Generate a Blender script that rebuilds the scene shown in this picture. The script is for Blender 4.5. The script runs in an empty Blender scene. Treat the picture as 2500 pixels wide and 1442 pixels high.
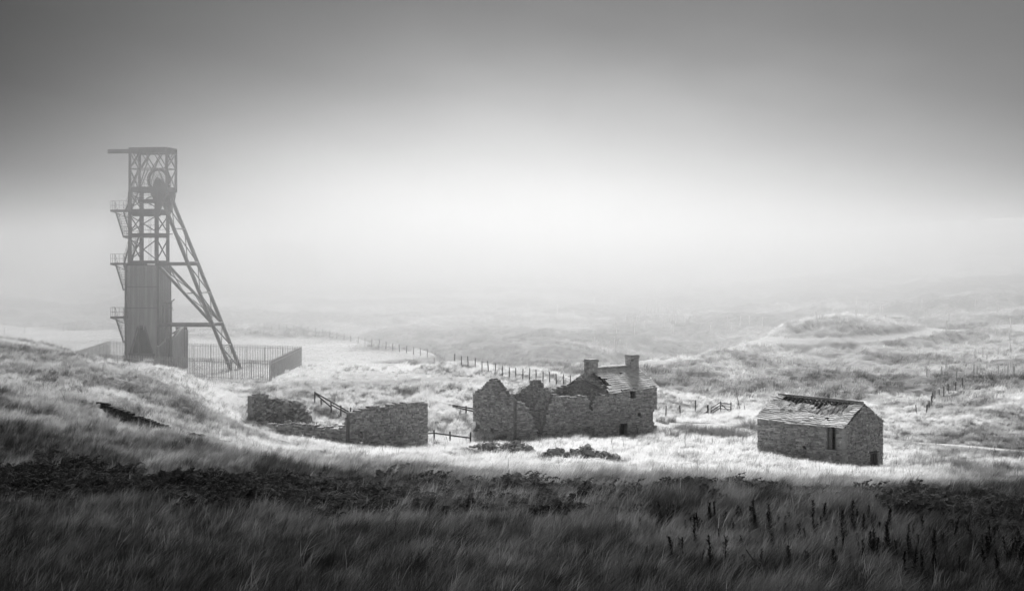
import bpy, math, random
import numpy as np
from mathutils import Vector, Matrix
R = math.radians
C = bpy.context.scene.collection
scn = bpy.context.scene

# ------------------------------------------------------------------ camera
F = 3570.0            # focal length in photo pixels (photo 2500 wide)
cam = bpy.data.cameras.new('camera'); co = bpy.data.objects.new('camera', cam); C.objects.link(co)
co.location = (0, 0, 0); co.rotation_euler = (R(90), 0, 0)
cam.sensor_width = 36; cam.lens = F / 2500 * 36
cam.shift_y = -71 / 2500
cam.clip_start = 0.1; cam.clip_end = 6000
scn.camera = co

# ------------------------------------------------------------------ sky, sun, exposure
SUN_EL, SUN_AZ = 35.0, 1.0        # degrees; azimuth clockwise from +Y (straight ahead)
w = bpy.data.worlds.new('World'); scn.world = w; w.use_nodes = True
nt = w.node_tree; nt.nodes.clear(); N = nt.nodes.new; L = nt.links.new
out = N('ShaderNodeOutputWorld'); bg = N('ShaderNodeBackground'); L(bg.outputs[0], out.inputs[0])
sky = N('ShaderNodeTexSky'); sky.sky_type = 'NISHITA'; sky.sun_disc = False
sky.sun_elevation = R(SUN_EL); sky.sun_rotation = R(SUN_AZ); sky.dust_density = 3; sky.air_density = 1.0
bw = N('ShaderNodeRGBToBW'); L(sky.outputs[0], bw.inputs[0])
tc = N('ShaderNodeTexCoord'); sp = N('ShaderNodeSeparateXYZ'); L(tc.outputs['Generated'], sp.inputs[0])
def M(op, a=None, b=None, c=None, tree=nt):
    m = tree.nodes.new('ShaderNodeMath'); m.operation = op
    for i, v in enumerate((a, b, c)):
        if v is None: continue
        if isinstance(v, (int, float)): m.inputs[i].default_value = v
        else: tree.links.new(v, m.inputs[i])
    return m.outputs[0]
# cloud cover that lets light through round the hidden sun and thickens to the sides and overhead
az = M('ARCTAN2', sp.outputs['X'], sp.outputs['Y']); el = M('ARCSINE', sp.outputs['Z'])
elp = M('MAXIMUM', el, 0.0)
nz = N('ShaderNodeTexNoise'); nz.inputs['Scale'].default_value = 5.0; nz.inputs['Detail'].default_value = 3
mp = N('ShaderNodeMapping'); mp.inputs['Scale'].default_value = (1, 1, 2.4); L(tc.outputs['Generated'], mp.inputs[0]); L(mp.outputs[0], nz.inputs['Vector'])
wob = M('MULTIPLY', M('SUBTRACT', nz.outputs['Fac'], 0.5), 0.05)
a1 = M('MULTIPLY', M('SUBTRACT', az, 0.02), 1 / 0.30)
e1 = M('MULTIPLY', M('ADD', M('SUBTRACT', elp, 0.0), wob), 1 / 0.115)
r2 = M('ADD', M('MULTIPLY', a1, a1), M('MULTIPLY', e1, e1))
glow = M('EXPONENT', M('MULTIPLY', r2, -1.0))
# the sky darkens up on the left
a3 = M('MULTIPLY', M('ADD', az, 0.42), 1 / 0.26); e3 = M('MULTIPLY', M('SUBTRACT', elp, 0.10), 1 / 0.13)
dk = M('EXPONENT', M('MULTIPLY', M('ADD', M('MULTIPLY', a3, a3), M('MULTIPLY', e3, e3)), -1.0))
cov = M('ADD', M('MULTIPLY', glow, 0.66), 0.18)
cov = M('MULTIPLY', cov, M('SUBTRACT', 1.0, M('MULTIPLY', dk, 0.94)))
cov = M('ADD', cov, M('MULTIPLY', M('MAXIMUM', M('MULTIPLY', sp.outputs['Y'], -1.0), 0.0), 0.42))      # sky behind the viewpoint brightened, an added fill for the wall fronts
SKY_K = 1.0
strg = N('ShaderNodeMixRGB'); strg.blend_type = 'MULTIPLY'; strg.inputs[0].default_value = 1
sk = M('POWER', bw.outputs[0], 0.25)       # even out the clear-sky variation behind the cloud
L(M('MULTIPLY', M('MULTIPLY', cov, sk), SKY_K * 2.75), bg.inputs['Color'])
bg.inputs['Strength'].default_value = 0.10

sun = bpy.data.lights.new('sun', 'SUN'); so = bpy.data.objects.new('sun', sun); C.objects.link(so)
sun.energy = 5.0; sun.angle = R(14); sun.color = (1, 1, 1)
sd = Vector((math.sin(R(SUN_AZ)) * math.cos(R(SUN_EL)), math.cos(R(SUN_AZ)) * math.cos(R(SUN_EL)), math.sin(R(SUN_EL))))
so.rotation_euler = sd.to_track_quat('Z', 'Y').to_euler(); so.location = (0, 0, 60)
scn.view_settings.view_transform = 'Standard'; scn.view_settings.look = 'None'
scn.view_settings.exposure = 0.9; scn.view_settings.gamma = 1; scn.view_settings.use_curve_mapping = False
cy = scn.cycles
cy.use_denoising = True
try: cy.denoiser = 'OPENIMAGEDENOISE'
except Exception: pass
cy.max_bounces = 6; cy.diffuse_bounces = 3; cy.glossy_bounces = 1; cy.transmission_bounces = 3
cy.volume_bounces = 2; cy.transparent_max_bounces = 12
cy.sample_clamp_indirect = 5

# ------------------------------------------------------------------ numbers
def hsh(ix, iy, seed):
    n = (ix * 374761393 + iy * 668265263 + seed * 144665) & 0x7fffffff
    n = ((n ^ (n >> 13)) * 1274126177) & 0x7fffffff
    return ((n ^ (n >> 16)) & 0xffff) / 65535.0
def vnoise(x, y, seed=0):
    x = np.asarray(x, float); y = np.asarray(y, float)
    ix = np.floor(x).astype(np.int64); iy = np.floor(y).astype(np.int64)
    fx = x - ix; fy = y - iy; fx = fx * fx * (3 - 2 * fx); fy = fy * fy * (3 - 2 * fy)
    a = hsh(ix, iy, seed); b = hsh(ix + 1, iy, seed); c = hsh(ix, iy + 1, seed); d = hsh(ix + 1, iy + 1, seed)
    return (a + (b - a) * fx) * (1 - fy) + (c + (d - c) * fx) * fy
def fbm(x, y, seed=0, o=3):
    s = 0; amp = 1; t = 0
    for k in range(o):
        s = s + amp * vnoise(x * 2 ** k, y * 2 ** k, seed + 17 * k); t += amp; amp *= 0.55
    return s / t
def sstep(a, b, x):
    t = np.clip((x - a) / (b - a), 0, 1); return t * t * (3 - 2 * t)
def P2(px, D): return ((px - 1250) / F * D, D)
def P3(px, py, D): return ((px - 1250) / F * D, D, (650 - py) / F * D)

# ------------------------------------------------------------------ terrain: heights read off by column, depth in metres; ('z', z, D) = out of sight
near = [(1600, 28), (1442, 38), (1340, 47), (1245, 60)]
cols = {
 -500: near + [(1150, 72), (1010, 90), (890, 112), (800, 140), ('z', -9, 165), ('z', -10.5, 250), ('z', -10, 330), (700, 460), (640, 800), (590, 1500)],
 0: near + [(1150, 72), (1035, 90), (925, 112), (842, 140), ('z', -12.3, 163), ('z', -12.5, 200), (826, 255), (795, 310), (770, 350), (705, 430), (650, 560), (610, 900)],
 150: near + [(1158, 72), (1058, 90), (962, 112), (866, 138), ('z', -12.5, 158), ('z', -12.6, 200), ('z', -12.7, 270), (792, 330), (735, 420), (675, 540), (625, 850)],
 300: near + [(1165, 72), (1080, 90), (1000, 105), (945, 120), (895, 137), ('z', -12.6, 152), ('z', -12.6, 175), ('z', -12.7, 285), (790, 340), (728, 430), (672, 550), (625, 850)],
 450: near + [(1168, 72), (1105, 90), (1045, 106), (985, 120), (912, 138), ('z', -12.6, 152), ('z', -12.6, 175), ('z', -12.6, 285), (792, 350), (735, 440), (680, 600), (605, 1100)],
 600: near + [(1172, 72), (1120, 92), (1092, 106), (1064, 122), (1048, 132), (1000, 145), (935, 156), ('z', -12.5, 175), ('z', -12.6, 285), ('z', -16, 330), (770, 400), (700, 560), (600, 1100)],
 750: near + [(1175, 73), (1132, 95), (1104, 112), (1082, 125), (1050, 137), (985, 149), (930, 160), ('z', -12.5, 183), ('z', -12.6, 240), (808, 282), ('z', -19, 325), (792, 375), (730, 470), (680, 650), (600, 1100)],
 900: near + [(1180, 75), (1135, 100), (1110, 116), (1098, 130), (1040, 144), (980, 152), (904, 171), (872, 203), (833, 247), ('z', -20, 285), (818, 335), (770, 410), (715, 500), (650, 800), (590, 1300)],
 1050: near + [(1182, 76), (1140, 100), (1112, 118), (1098, 132), (1050, 142), (990, 150), (950, 157), (900, 178), (860, 212), ('z', -21, 248), (852, 278), (800, 350), (740, 450), (650, 800), (590, 1300)],
 1200: near + [(1185, 78), (1150, 97), (1122, 114), (1095, 130), (1072, 141), (1010, 149), (958, 155), (903, 176), ('z', -19.5, 205), (897, 232), (840, 290), (780, 380), (700, 550), (640, 900), (590, 1300)],
 1400: near + [(1190, 78), (1150, 100), (1115, 120), (1084, 139), (1082, 145), ('z', -16.9, 150), (940, 157), ('z', -18.5, 185), (905, 212), (855, 265), (800, 340), (740, 440), (680, 600), (620, 1000)],
 1600: near + [(1195, 78), (1145, 104), (1112, 121), (1082, 139), (1068, 150), (1030, 162), (1003, 168), (963, 176), ('z', -17.8, 188), (930, 202), (887, 221), ('z', -21, 252), (855, 295), (800, 365), (740, 455), (680, 600), (610, 1050)],
 1700: near + [(1198, 79), (1154, 102), (1122, 118), (1096, 132), (1074, 145), (1035, 160), (1009, 168), (974, 178), ('z', -17.5, 189), (925, 204), (868, 231), ('z', -21, 262), (835, 320), (780, 390), (715, 520), (615, 1050)],
 1900: near + [(1203, 80), (1170, 98), (1147, 112), (1130, 124), (1080, 138), (1042, 157), ('z', -17.3, 170), (982, 186), (948, 200), (870, 234), (803, 265), ('z', -20, 302), (778, 370), (735, 450), (680, 600), (610, 1000)],
 1800: near + [(1200, 80), (1162, 100), (1132, 115), (1110, 126), (1080, 140), (1040, 158), (1015, 168), (985, 179), (960, 192), (885, 222), (845, 245), ('z', -20.5, 280), (812, 335), (760, 400), (712, 480), (665, 610), (612, 860)],
 2000: near + [(1205, 80), (1180, 95), (1162, 108), (1150, 121), ('z', -17.2, 140), (1045, 156), ('z', -17.4, 172), (980, 190), (940, 203), (862, 240), (789, 283), ('z', -17, 322), (772, 385), (722, 450), (668, 580), (612, 780), (580, 1000)],
 2200: near + [(1218, 76), (1190, 90), (1170, 108), (1155, 122), (1100, 142), (1073, 155), (1020, 174), (980, 190), (920, 215), (850, 250), (789, 288), ('z', -15.5, 330), (762, 385), (712, 450), (655, 560), (605, 700), (560, 950)],
 2350: near[:3] + [(1250, 60), (1228, 71), (1188, 93), (1158, 113), (1122, 135), (1084, 151), (1025, 171), (975, 190), (925, 212), (880, 240), (840, 270), (803, 308), (768, 352), (708, 430), (648, 540), (592, 680), (552, 930)],
 2500: [(1600, 28), (1442, 38), (1345, 46), (1260, 60), (1238, 68), (1185, 100), (1145, 125), (1104, 146), (1030, 168), (960, 190), (905, 215), (830, 265), (765, 360), (700, 425), (640, 520), (585, 650), (545, 900)],
 3000: [(1600, 28), (1442, 38), (1345, 46), (1260, 60), (1230, 70), (1165, 100), (1120, 125), (1070, 146), (1000, 168), (920, 190), (860, 215), (780, 265), (700, 370), (650, 450), (590, 620), (520, 950)],
}
ctl = []
for px, rows in cols.items():
    for r in rows:
        if r[0] == 'z': z, D = r[1], r[2]
        else: z, D = (650 - r[0]) / F * r[1], r[1]
        ctl.append(((px - 1250) / F * 5, math.log(D) * 3.0, z))
    ctl.append(((px - 1250) / F * 5, math.log(12) * 3.0, -4.6))
ctl = np.array(ctl)
def tk(d2): return np.where(d2 > 1e-12, 0.5 * d2 * np.log(np.maximum(d2, 1e-12)), 0)
n_ = len(ctl)
K = tk(((ctl[:, None, :2] - ctl[None, :, :2]) ** 2).sum(-1)) + np.eye(n_) * 2e-3
Q = np.hstack([np.ones((n_, 1)), ctl[:, :2]])
A_ = np.block([[K, Q], [Q.T, np.zeros((3, 3))]])
sol = np.linalg.solve(A_, np.concatenate([ctl[:, 2], np.zeros(3)]))
def tps(x, y):
    x = np.asarray(x, float).ravel(); y = np.asarray(y, float).ravel()
    yy = np.maximum(y, 12.0)
    u = np.clip(x / yy, -0.36, 0.50) * 5; v = np.log(np.minimum(yy, 1400)) * 3.0
    o = np.empty_like(u)
    for i in range(0, len(u), 20000):
        uu = u[i:i + 20000]; vv = v[i:i + 20000]
        d2 = (uu[:, None] - ctl[None, :, 0]) ** 2 + (vv[:, None] - ctl[None, :, 1]) ** 2
        o[i:i + 20000] = tk(d2) @ sol[:n_] + sol[n_] + sol[n_ + 1] * uu + sol[n_ + 2] * vv
    return o
tracks = {'near': [P2(1560, 163), P2(1640, 159), P2(1760, 157), P2(1870, 156), P2(2000, 155), P2(2150, 152.5), P2(2300, 149), P2(2500, 145), P2(2800, 138)],
          'far': [P2(2200, 520), P2(2330, 470), P2(2420, 430), P2(2520, 395), P2(2700, 340)]}
def pdist(x, y, pl):
    d = np.full(x.shape, 1e9)
    for (ax, ay), (bx, by) in zip(pl[:-1], pl[1:]):
        vx, vy = bx - ax, by - ay
        t = np.clip(((x - ax) * vx + (y - ay) * vy) / (vx * vx + vy * vy), 0, 1)
        d = np.minimum(d, np.hypot(x - ax - t * vx, y - ay - t * vy))
    return d
def flatmask(z0, y):     # the grazed level terrace round the mine
    return sstep(-13.15, -12.8, z0) * (1 - sstep(-12.25, -11.9, z0)) * sstep(150, 160, y) * (1 - sstep(300, 340, y))
def H(x, y, full=False):
    x = np.atleast_1d(np.asarray(x, float)); y = np.atleast_1d(np.asarray(y, float))
    z0 = tps(x, y)
    fm = flatmask(z0, y)
    td = pdist(x, y, tracks['near']); tm = sstep(2.4, 5.0, td)
    near_ = sstep(25, 45, y)
    big = (fbm(x / 7.0, y / 7.0, 3, 2) - 0.5) * 1.5
    mid = (1 - np.abs(2 * fbm(x / 2.3, y / 2.3, 9, 3) - 1)) * 0.75 - 0.5
    amp = (1 - 0.86 * fm) * tm * near_
    far = sstep(180, 420, y)
    z = z0 + amp * (big * (0.75 + 1.2 * far) + mid * (1.15 - 0.5 * far)) + amp * far * (fbm(x / 22, y / 22, 5, 3) - 0.5) * 5.0
    z = z + fm * (fbm(x / 1.3, y / 1.3, 21, 2) - 0.5) * 0.10 * tm
    return (z, fm, tm, mid) if full else z
def hz(x, y): return float(H([x], [y])[0])

# ------------------------------------------------------------------ materials (the photograph is black and white: every colour is a grey)
def mat(name, lo, hi, scale=4.0, stretch=(1, 1, 1), rough=0.9, bump=0.0, attr=None, attr_k=0.0, coord='Object', detail=6, spec=0.1, speck=0.0, metal=0.0, translucent=0.0, inst=None):
    m = bpy.data.materials.new(name); m.use_nodes = True; t = m.node_tree
    b = t.nodes['Principled BSDF']; b.inputs['Roughness'].default_value = rough
    b.inputs['Specular IOR Level'].default_value = spec; b.inputs['Metallic'].default_value = metal
    g = t.nodes.new('ShaderNodeTexCoord'); mp = t.nodes.new('ShaderNodeMapping'); mp.inputs['Scale'].default_value = stretch
    t.links.new(g.outputs[coord], mp.inputs[0])
    n = t.nodes.new('ShaderNodeTexNoise'); n.inputs['Scale'].default_value = scale; n.inputs['Detail'].default_value = detail; n.inputs['Roughness'].default_value = 0.65
    t.links.new(mp.outputs[0], n.inputs['Vector'])
    f = M('MULTIPLY_ADD', n.outputs['Fac'], 2.2, -0.6, tree=t)
    if attr:
        a = t.nodes.new('ShaderNodeAttribute'); a.attribute_name = attr
        if inst: a.attribute_type = 'INSTANCER'
        f = M('ADD', M('MULTIPLY', f, 1 - attr_k, tree=t), M('MULTIPLY', a.outputs['Fac'], attr_k, tree=t), tree=t)
    f = M('MINIMUM', M('MAXIMUM', f, 0.0, tree=t), 1.0, tree=t)
    v = M('MULTIPLY_ADD', f, hi - lo, lo, tree=t)
    if speck:
        n2 = t.nodes.new('ShaderNodeTexNoise'); n2.inputs['Scale'].default_value = 3.2; n2.inputs['Detail'].default_value = 9; t.links.new(g.outputs[coord], n2.inputs['Vector'])
        s = M('MULTIPLY', M('GREATER_THAN', n2.outputs['Fac'], 0.655, tree=t), speck, tree=t)
        v = M('ADD', v, s, tree=t)
    t.links.new(v, b.inputs['Base Color'])
    if bump:
        bp = t.nodes.new('ShaderNodeBump'); bp.inputs['Strength'].default_value = bump; bp.inputs['Distance'].default_value = 0.05
        t.links.new(n.outputs['Fac'], bp.inputs['Height']); t.links.new(bp.outputs[0], b.inputs['Normal'])
    if translucent:
        tr = t.nodes.new('ShaderNodeBsdfTranslucent'); t.links.new(v, tr.inputs[0])
        mx = t.nodes.new('ShaderNodeMixShader'); mx.inputs[0].default_value = translucent
        o = t.nodes['Material Output']; t.links.new(b.outputs[0], mx.inputs[1]); t.links.new(tr.outputs[0], mx.inputs[2]); t.links.new(mx.outputs[0], o.inputs[0])
    return m
STONE = mat('weathered_stone', 0.13, 0.66, 3.0, bump=0.6, attr='shade', attr_k=0.62, speck=0.22)
SLATE = mat('stone_slate', 0.38, 0.82, 3.5, bump=0.4, attr='shade', attr_k=0.6, speck=0.08)
DSTONE = mat('dark_stone', 0.02, 0.11, 3.0, bump=0.5, attr='shade', attr_k=0.5)  # the stone in a much darker grey
LINT = mat('pale_stone', 0.30, 0.50, 6.0, bump=0.3)
WOOD = mat('weathered_timber', 0.05, 0.14, 6.0, (1, 1, 0.2))
BEAM = mat('roof_timber', 0.12, 0.28, 6.0)
STEEL = mat('painted_steel', 0.045, 0.11, 1.2, rough=0.6, spec=0.3)
STEELL = mat('pale_galvanised_steel', 0.30, 0.5, 1.5, rough=0.5, spec=0.4)
CLAD = mat('weathered_cladding', 0.13, 0.34, 1.1, (2.2, 2.2, 0.10), rough=0.8, bump=0.2)
PAL = mat('galvanised_palisade', 0.24, 0.40, 2.0, rough=0.6, spec=0.3)
CONC = mat('stained_concrete', 0.14, 0.30, 1.0, (1, 1, 0.4), bump=0.2)
TUBE = mat('translucent_tube_plastic', 0.7, 0.85, 2.0, rough=0.5)
TRK = mat('gravel_track', 0.34, 0.60, 1.2, bump=0.4, detail=10)
TRKF = mat('dirt_track', 0.10, 0.2, 0.3)
SHADOW = mat('shadow_black_steel', 0.012, 0.04, 1.5)  # near-black colour imitating deep shade in the chute and hut opening
DOCK = mat('dead_dock', 0.008, 0.025, 5.0)
RUSH = mat('rush', 0.14, 0.42, 3.0, attr='tone', attr_k=0.6, translucent=0.35)
GRASS = mat('moor_grass', 0.03, 0.84, 1.5, attr='tone', attr_k=0.93, inst=True, translucent=0.45)
FERN = mat('dead_bracken', 0.015, 0.30, 1.5, attr='tone', attr_k=0.85, inst=True, translucent=0.25)
GROUND = mat('moor_ground', 0.03, 0.52, 1.3, (1, 1, 1), attr='tone', attr_k=0.78, bump=1.0, detail=10)

# ------------------------------------------------------------------ mesh builder
class MB:
    def __init__(s): s.v = []; s.f = []; s.sh = []; s.n = 0
    def add(s, vs, fs, sh=None):
        k = s.n; s.v.extend([tuple(q) for q in vs]); s.n += len(vs)
        sh = random.random() if sh is None else sh
        for f in fs: s.f.append([i + k for i in f]); s.sh.append(sh)
        return s
    def hexa(s, p, sh=None):   # 8 corners: bottom ring then top ring
        return s.add(p, [(3, 2, 1, 0), (4, 5, 6, 7), (0, 1, 5, 4), (1, 2, 6, 5), (2, 3, 7, 6), (3, 0, 4, 7)], sh)
    def box(s, c, X, Y, Z, sh=None):    # half-vectors
        c, X, Y, Z = map(Vector, (c, X, Y, Z))
        return s.hexa([c - X - Y - Z, c + X - Y - Z, c + X + Y - Z, c - X + Y - Z, c - X - Y + Z, c + X - Y + Z, c + X + Y + Z, c - X + Y + Z], sh)
    def beam(s, a, b, w=0.1, h=None, sh=None, up=(0, 0, 1)):
        a, b = Vector(a), Vector(b); h = h or w; d = b - a; l = d.length
        if l < 1e-6: return s
        d = d / l; up = Vector(up)
        if abs(d.dot(up)) > 0.98: up = Vector((1, 0.3, 0)).normalized()
        x = d.cross(up).normalized(); y = x.cross(d).normalized()
        return s.box((a + b) / 2, d * l / 2, x * w / 2, y * h / 2, sh)
    def ibeam(s, a, b, w, h, up=(0, 0, 1)):     # rolled joist: two flanges and a web
        a, b = Vector(a), Vector(b); d = (b - a).normalized(); u = Vector(up)
        if abs(d.dot(u)) > 0.98: u = Vector((1, 0.3, 0)).normalized()
        x = d.cross(u).normalized(); y = x.cross(d).normalized(); t = h * 0.09
        s.beam(a + y * (h / 2 - t / 2), b + y * (h / 2 - t / 2), w, t, up=up); s.beam(a - y * (h / 2 - t / 2), b - y * (h / 2 - t / 2), w, t, up=up)
        return s.beam(a, b, w * 0.16, h - 2 * t, up=up)
    def tube(s, a, b, r0, r1=None, n=6, sh=None):
        a, b = Vector(a), Vector(b); r1 = r0 if r1 is None else r1; d = (b - a).normalized()
        up = Vector((0, 0, 1)) if abs(d.z) < 0.95 else Vector((1, 0, 0))
        x = d.cross(up).normalized(); y = d.cross(x)
        vs = []
        for p, r in ((a, r0), (b, r1)):
            for i in range(n):
                t = 2 * math.pi * i / n; vs.append(p + x * (r * math.cos(t)) + y * (r * math.sin(t)))
        fs = [(i, (i + 1) % n, n + (i + 1) % n, n + i) for i in range(n)] + [tuple(range(n - 1, -1, -1)), tuple(range(n, 2 * n))]
        return s.add(vs, fs, sh)
    def prism(s, poly, ex, sh=None):    # planar polygon pushed along ex
        n = len(poly); ex = Vector(ex); poly = [Vector(q) for q in poly]
        vs = poly + [q + ex for q in poly]
        fs = [tuple(range(n - 1, -1, -1)), tuple(range(n, 2 * n))] + [(i, (i + 1) % n, n + (i + 1) % n, n + i) for i in range(n)]
        return s.add(vs, fs, sh)
    def build(s, name, m, parent=None, smooth=False):
        me = bpy.data.meshes.new(name); o0 = root_loc(parent)
        me.from_pydata([(x - o0[0], y - o0[1], z - o0[2]) for x, y, z in s.v], [], s.f)
        a = me.attributes.new('shade', 'FLOAT', 'FACE'); a.data.foreach_set('value', s.sh)
        me.materials.append(m)
        if smooth: me.polygons.foreach_set('use_smooth', [True] * len(me.polygons))
        me.update()
        o = bpy.data.objects.new(name, me); C.objects.link(o)
        if parent: o.parent = parent
        return o
def root_loc(o):
    l = Vector((0, 0, 0))
    while o: l = l + o.location; o = o.parent
    return l
def tag(o, label, cat, group=None, kind=None):
    if label: o['label'] = label
    if cat: o['category'] = cat
    if group: o['group'] = group
    if kind: o['kind'] = kind
    return o
def thing(name, label, cat, loc, group=None):
    o = bpy.data.objects.new(name, None); C.objects.link(o); o.location = loc; o.empty_display_size = 0.3
    return tag(o, label, cat, group)
def npmesh(name, V, Fq, m=None, tri=False):
    k = 3 if tri else 4
    me = bpy.data.meshes.new(name); me.vertices.add(len(V)); me.vertices.foreach_set('co', np.asarray(V, np.float32).ravel())
    me.loops.add(len(Fq) * k); me.loops.foreach_set('vertex_index', np.asarray(Fq, np.int32).ravel())
    me.polygons.add(len(Fq)); me.polygons.foreach_set('loop_start', np.arange(0, len(Fq) * k, k, dtype=np.int32))
    me.update(calc_edges=True)
    if m: me.materials.append(m)
    return me

# ------------------------------------------------------------------ ground
ys = [-25.0]
while ys[-1] < 1400:
    y = ys[-1]; ys.append(y + (1.5 if y < 28 else 0.24 if y < 90 else 0.30 if y < 175 else 0.30 + (y - 175) * 0.006 if y < 700 else 12))
ys = np.array(ys); un = np.concatenate([np.linspace(-1.6, -0.43, 90)[:-1], np.linspace(-0.43, 0.43, 620), np.linspace(0.43, 1.6, 90)[1:]])
YY, UU = np.meshgrid(ys, un, indexing='ij'); XX = UU * (np.maximum(YY, 0) + 25) * np.where(YY < 28, 1.0, 1.0)
XX = UU * np.maximum(YY, 25)
xf, yf = XX.ravel(), YY.ravel()
zf, fmf, tmf, midf = H(xf, yf, True)
V = np.stack([xf, yf, zf], 1); nr, nc = XX.shape
I = np.arange(nr * nc).reshape(nr, nc)
Fq = np.stack([I[:-1, :-1].ravel(), I[:-1, 1:].ravel(), I[1:, 1:].ravel(), I[1:, :-1].ravel()], 1)
PATCH = [(*P2(930, 161), 7, 6, -.30), (*P2(1010, 158), 4, 5, -.2), (*P2(780, 158), 4, 4, -.15), (*P2(450, 112), 9, 12, -.38), (*P2(1080, 270), 26, 34, -.4), (*P2(2340, 150), 22, 12, -.5), (*P2(2420, 182), 16, 12, -.35), (*P2(1330, 245), 14, 22, -.25), (*P2(2380, 120), 5, 9, -.35), (*P2(1250, 225), 10, 14, -.15), (*P2(2320, 203), 20, 12, -.4), (*P2(2150, 212), 16, 12, -.22), (*P2(1680, 200), 10, 12, -.12), (*P2(80, 235), 20, 14, -.3), (*P2(1740, 146), 7, 6, -.15)]
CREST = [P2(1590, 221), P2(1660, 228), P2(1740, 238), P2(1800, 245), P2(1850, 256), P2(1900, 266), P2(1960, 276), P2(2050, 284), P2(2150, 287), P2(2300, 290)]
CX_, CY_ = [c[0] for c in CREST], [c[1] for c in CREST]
def tone_at(x, y, fm, mid=None):
    """grass tone, 0 dark to 1 straw-pale: bleaching, plus shade and rim light put into it"""
    px = 1250 + F * x / np.maximum(y, 10)
    t = 0.17 - 0.09 * (1 - sstep(500, 1300, px)) - 0.15 * (1 - sstep(38, 58, y)) + 0.06 * sstep(1400, 1900, px) + 0.76 * sstep(66, 104, y + (fbm(x / 9, y / 9, 31, 2) - 0.5) * 22)  # near grass darkened in colour to stand in for foreground shade
    t = t - 0.30 * (1 - sstep(60, 480, px)) * sstep(60, 100, y) * (1 - sstep(145, 160, y)) - 0.22 * (1 - sstep(420, 640, px)) * sstep(60, 90, y) * (1 - sstep(118, 134, y))      # left hillside is darker
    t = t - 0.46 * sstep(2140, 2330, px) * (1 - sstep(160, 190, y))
    for qx, qy, rx, ry, dv in PATCH: t = t + dv * np.exp(-((x - qx) / rx) ** 2 - ((y - qy) / ry) ** 2) * (0.6 + 0.8 * vnoise(x / 2.5, y / 2.5, 77))
    t = t + 0.05 * fm
    t = t + (fbm(x / 6, y / 6, 41, 3) - 0.5) * 1.2 * (1 - 0.6 * fm) * sstep(40, 90, y)
    t = t + (fbm(x / 1.4, y / 2.2, 45, 2) - 0.5) * 0.6 * (1 - 0.4 * fm)
    t = t + 0.65 * np.exp(-(pdist(x, y, CREST) / 4.0) ** 2) - 0.22 * sstep(4, 16, pdist(x, y, CREST)) * sstep(0, 6, y - np.interp(x, CX_, CY_)) * (1 - sstep(380, 480, y)) * sstep(14, 26, x)  # hill crest painted paler to imitate its sunlit rim, darker behind
    hill = sstep(186, 200, y) * (1 - fm)
    t = t - 0.53 * hill
    t = t + hill * ((fbm(x / 16, y / 10, 51, 3) - 0.5) * 0.6 + (fbm(x / 55, y / 30, 53, 3) - 0.5) * 1.9 * sstep(230, 330, y))
    return np.clip(t, 0.02, 1.0)
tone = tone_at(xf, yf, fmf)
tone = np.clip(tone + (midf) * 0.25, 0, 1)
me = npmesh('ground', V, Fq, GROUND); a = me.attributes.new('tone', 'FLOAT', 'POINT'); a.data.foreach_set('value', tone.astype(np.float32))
me.polygons.foreach_set('use_smooth', np.ones(len(me.polygons), bool))
gr = bpy.data.objects.new('ground', me); C.objects.link(gr); tag(gr, 'rolling tussocky moorland falling from the viewpoint to the ruins', 'moorland', kind='structure')

def strip(name, pl, wd, m, label, off=0.07, step=0.6):
    pts = []
    for (a, b) in zip(pl[:-1], pl[1:]):
        k = max(2, int(math.hypot(b[0] - a[0], b[1] - a[1]) / step))
        for i in range(k): pts.append((a[0] + (b[0] - a[0]) * i / k, a[1] + (b[1] - a[1]) * i / k))
    pts = np.array(pts); d = np.gradient(pts, axis=0); d /= np.linalg.norm(d, axis=1)[:, None]; nn = np.stack([-d[:, 1], d[:, 0]], 1)
    m_ = 9; offs = np.linspace(-wd / 2, wd / 2, m_); arc = np.arange(len(pts))
    wob = 1 + 0.25 * (vnoise(arc / 7.0, arc * 0, 4) - 0.5)
    X = pts[:, 0:1] + nn[:, 0:1] * offs[None] * wob[:, None]; Y = pts[:, 1:2] + nn[:, 1:2] * offs[None] * wob[:, None]
    Z = H(X.ravel(), Y.ravel()).reshape(X.shape) + off
    Z[:, 0] -= 0.3; Z[:, -1] -= 0.3
    V = np.stack([X.ravel(), Y.ravel(), Z.ravel()], 1); I = np.arange(X.size).reshape(X.shape)
    Fq = np.stack([I[:-1, :-1].ravel(), I[:-1, 1:].ravel(), I[1:, 1:].ravel(), I[1:, :-1].ravel()], 1)
    o = bpy.data.objects.new(name, npmesh(name, V, Fq, m)); C.objects.link(o); tag(o, label, 'track', kind='structure'); return o
strip('track', tracks['near'], 5.0, TRK, 'pale gravel track passing behind the farmhouse and barn')
strip('path', tracks['far'], 5.0, TRKF, 'dark track slanting up the misty far hillside', 0.35, 3)

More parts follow.
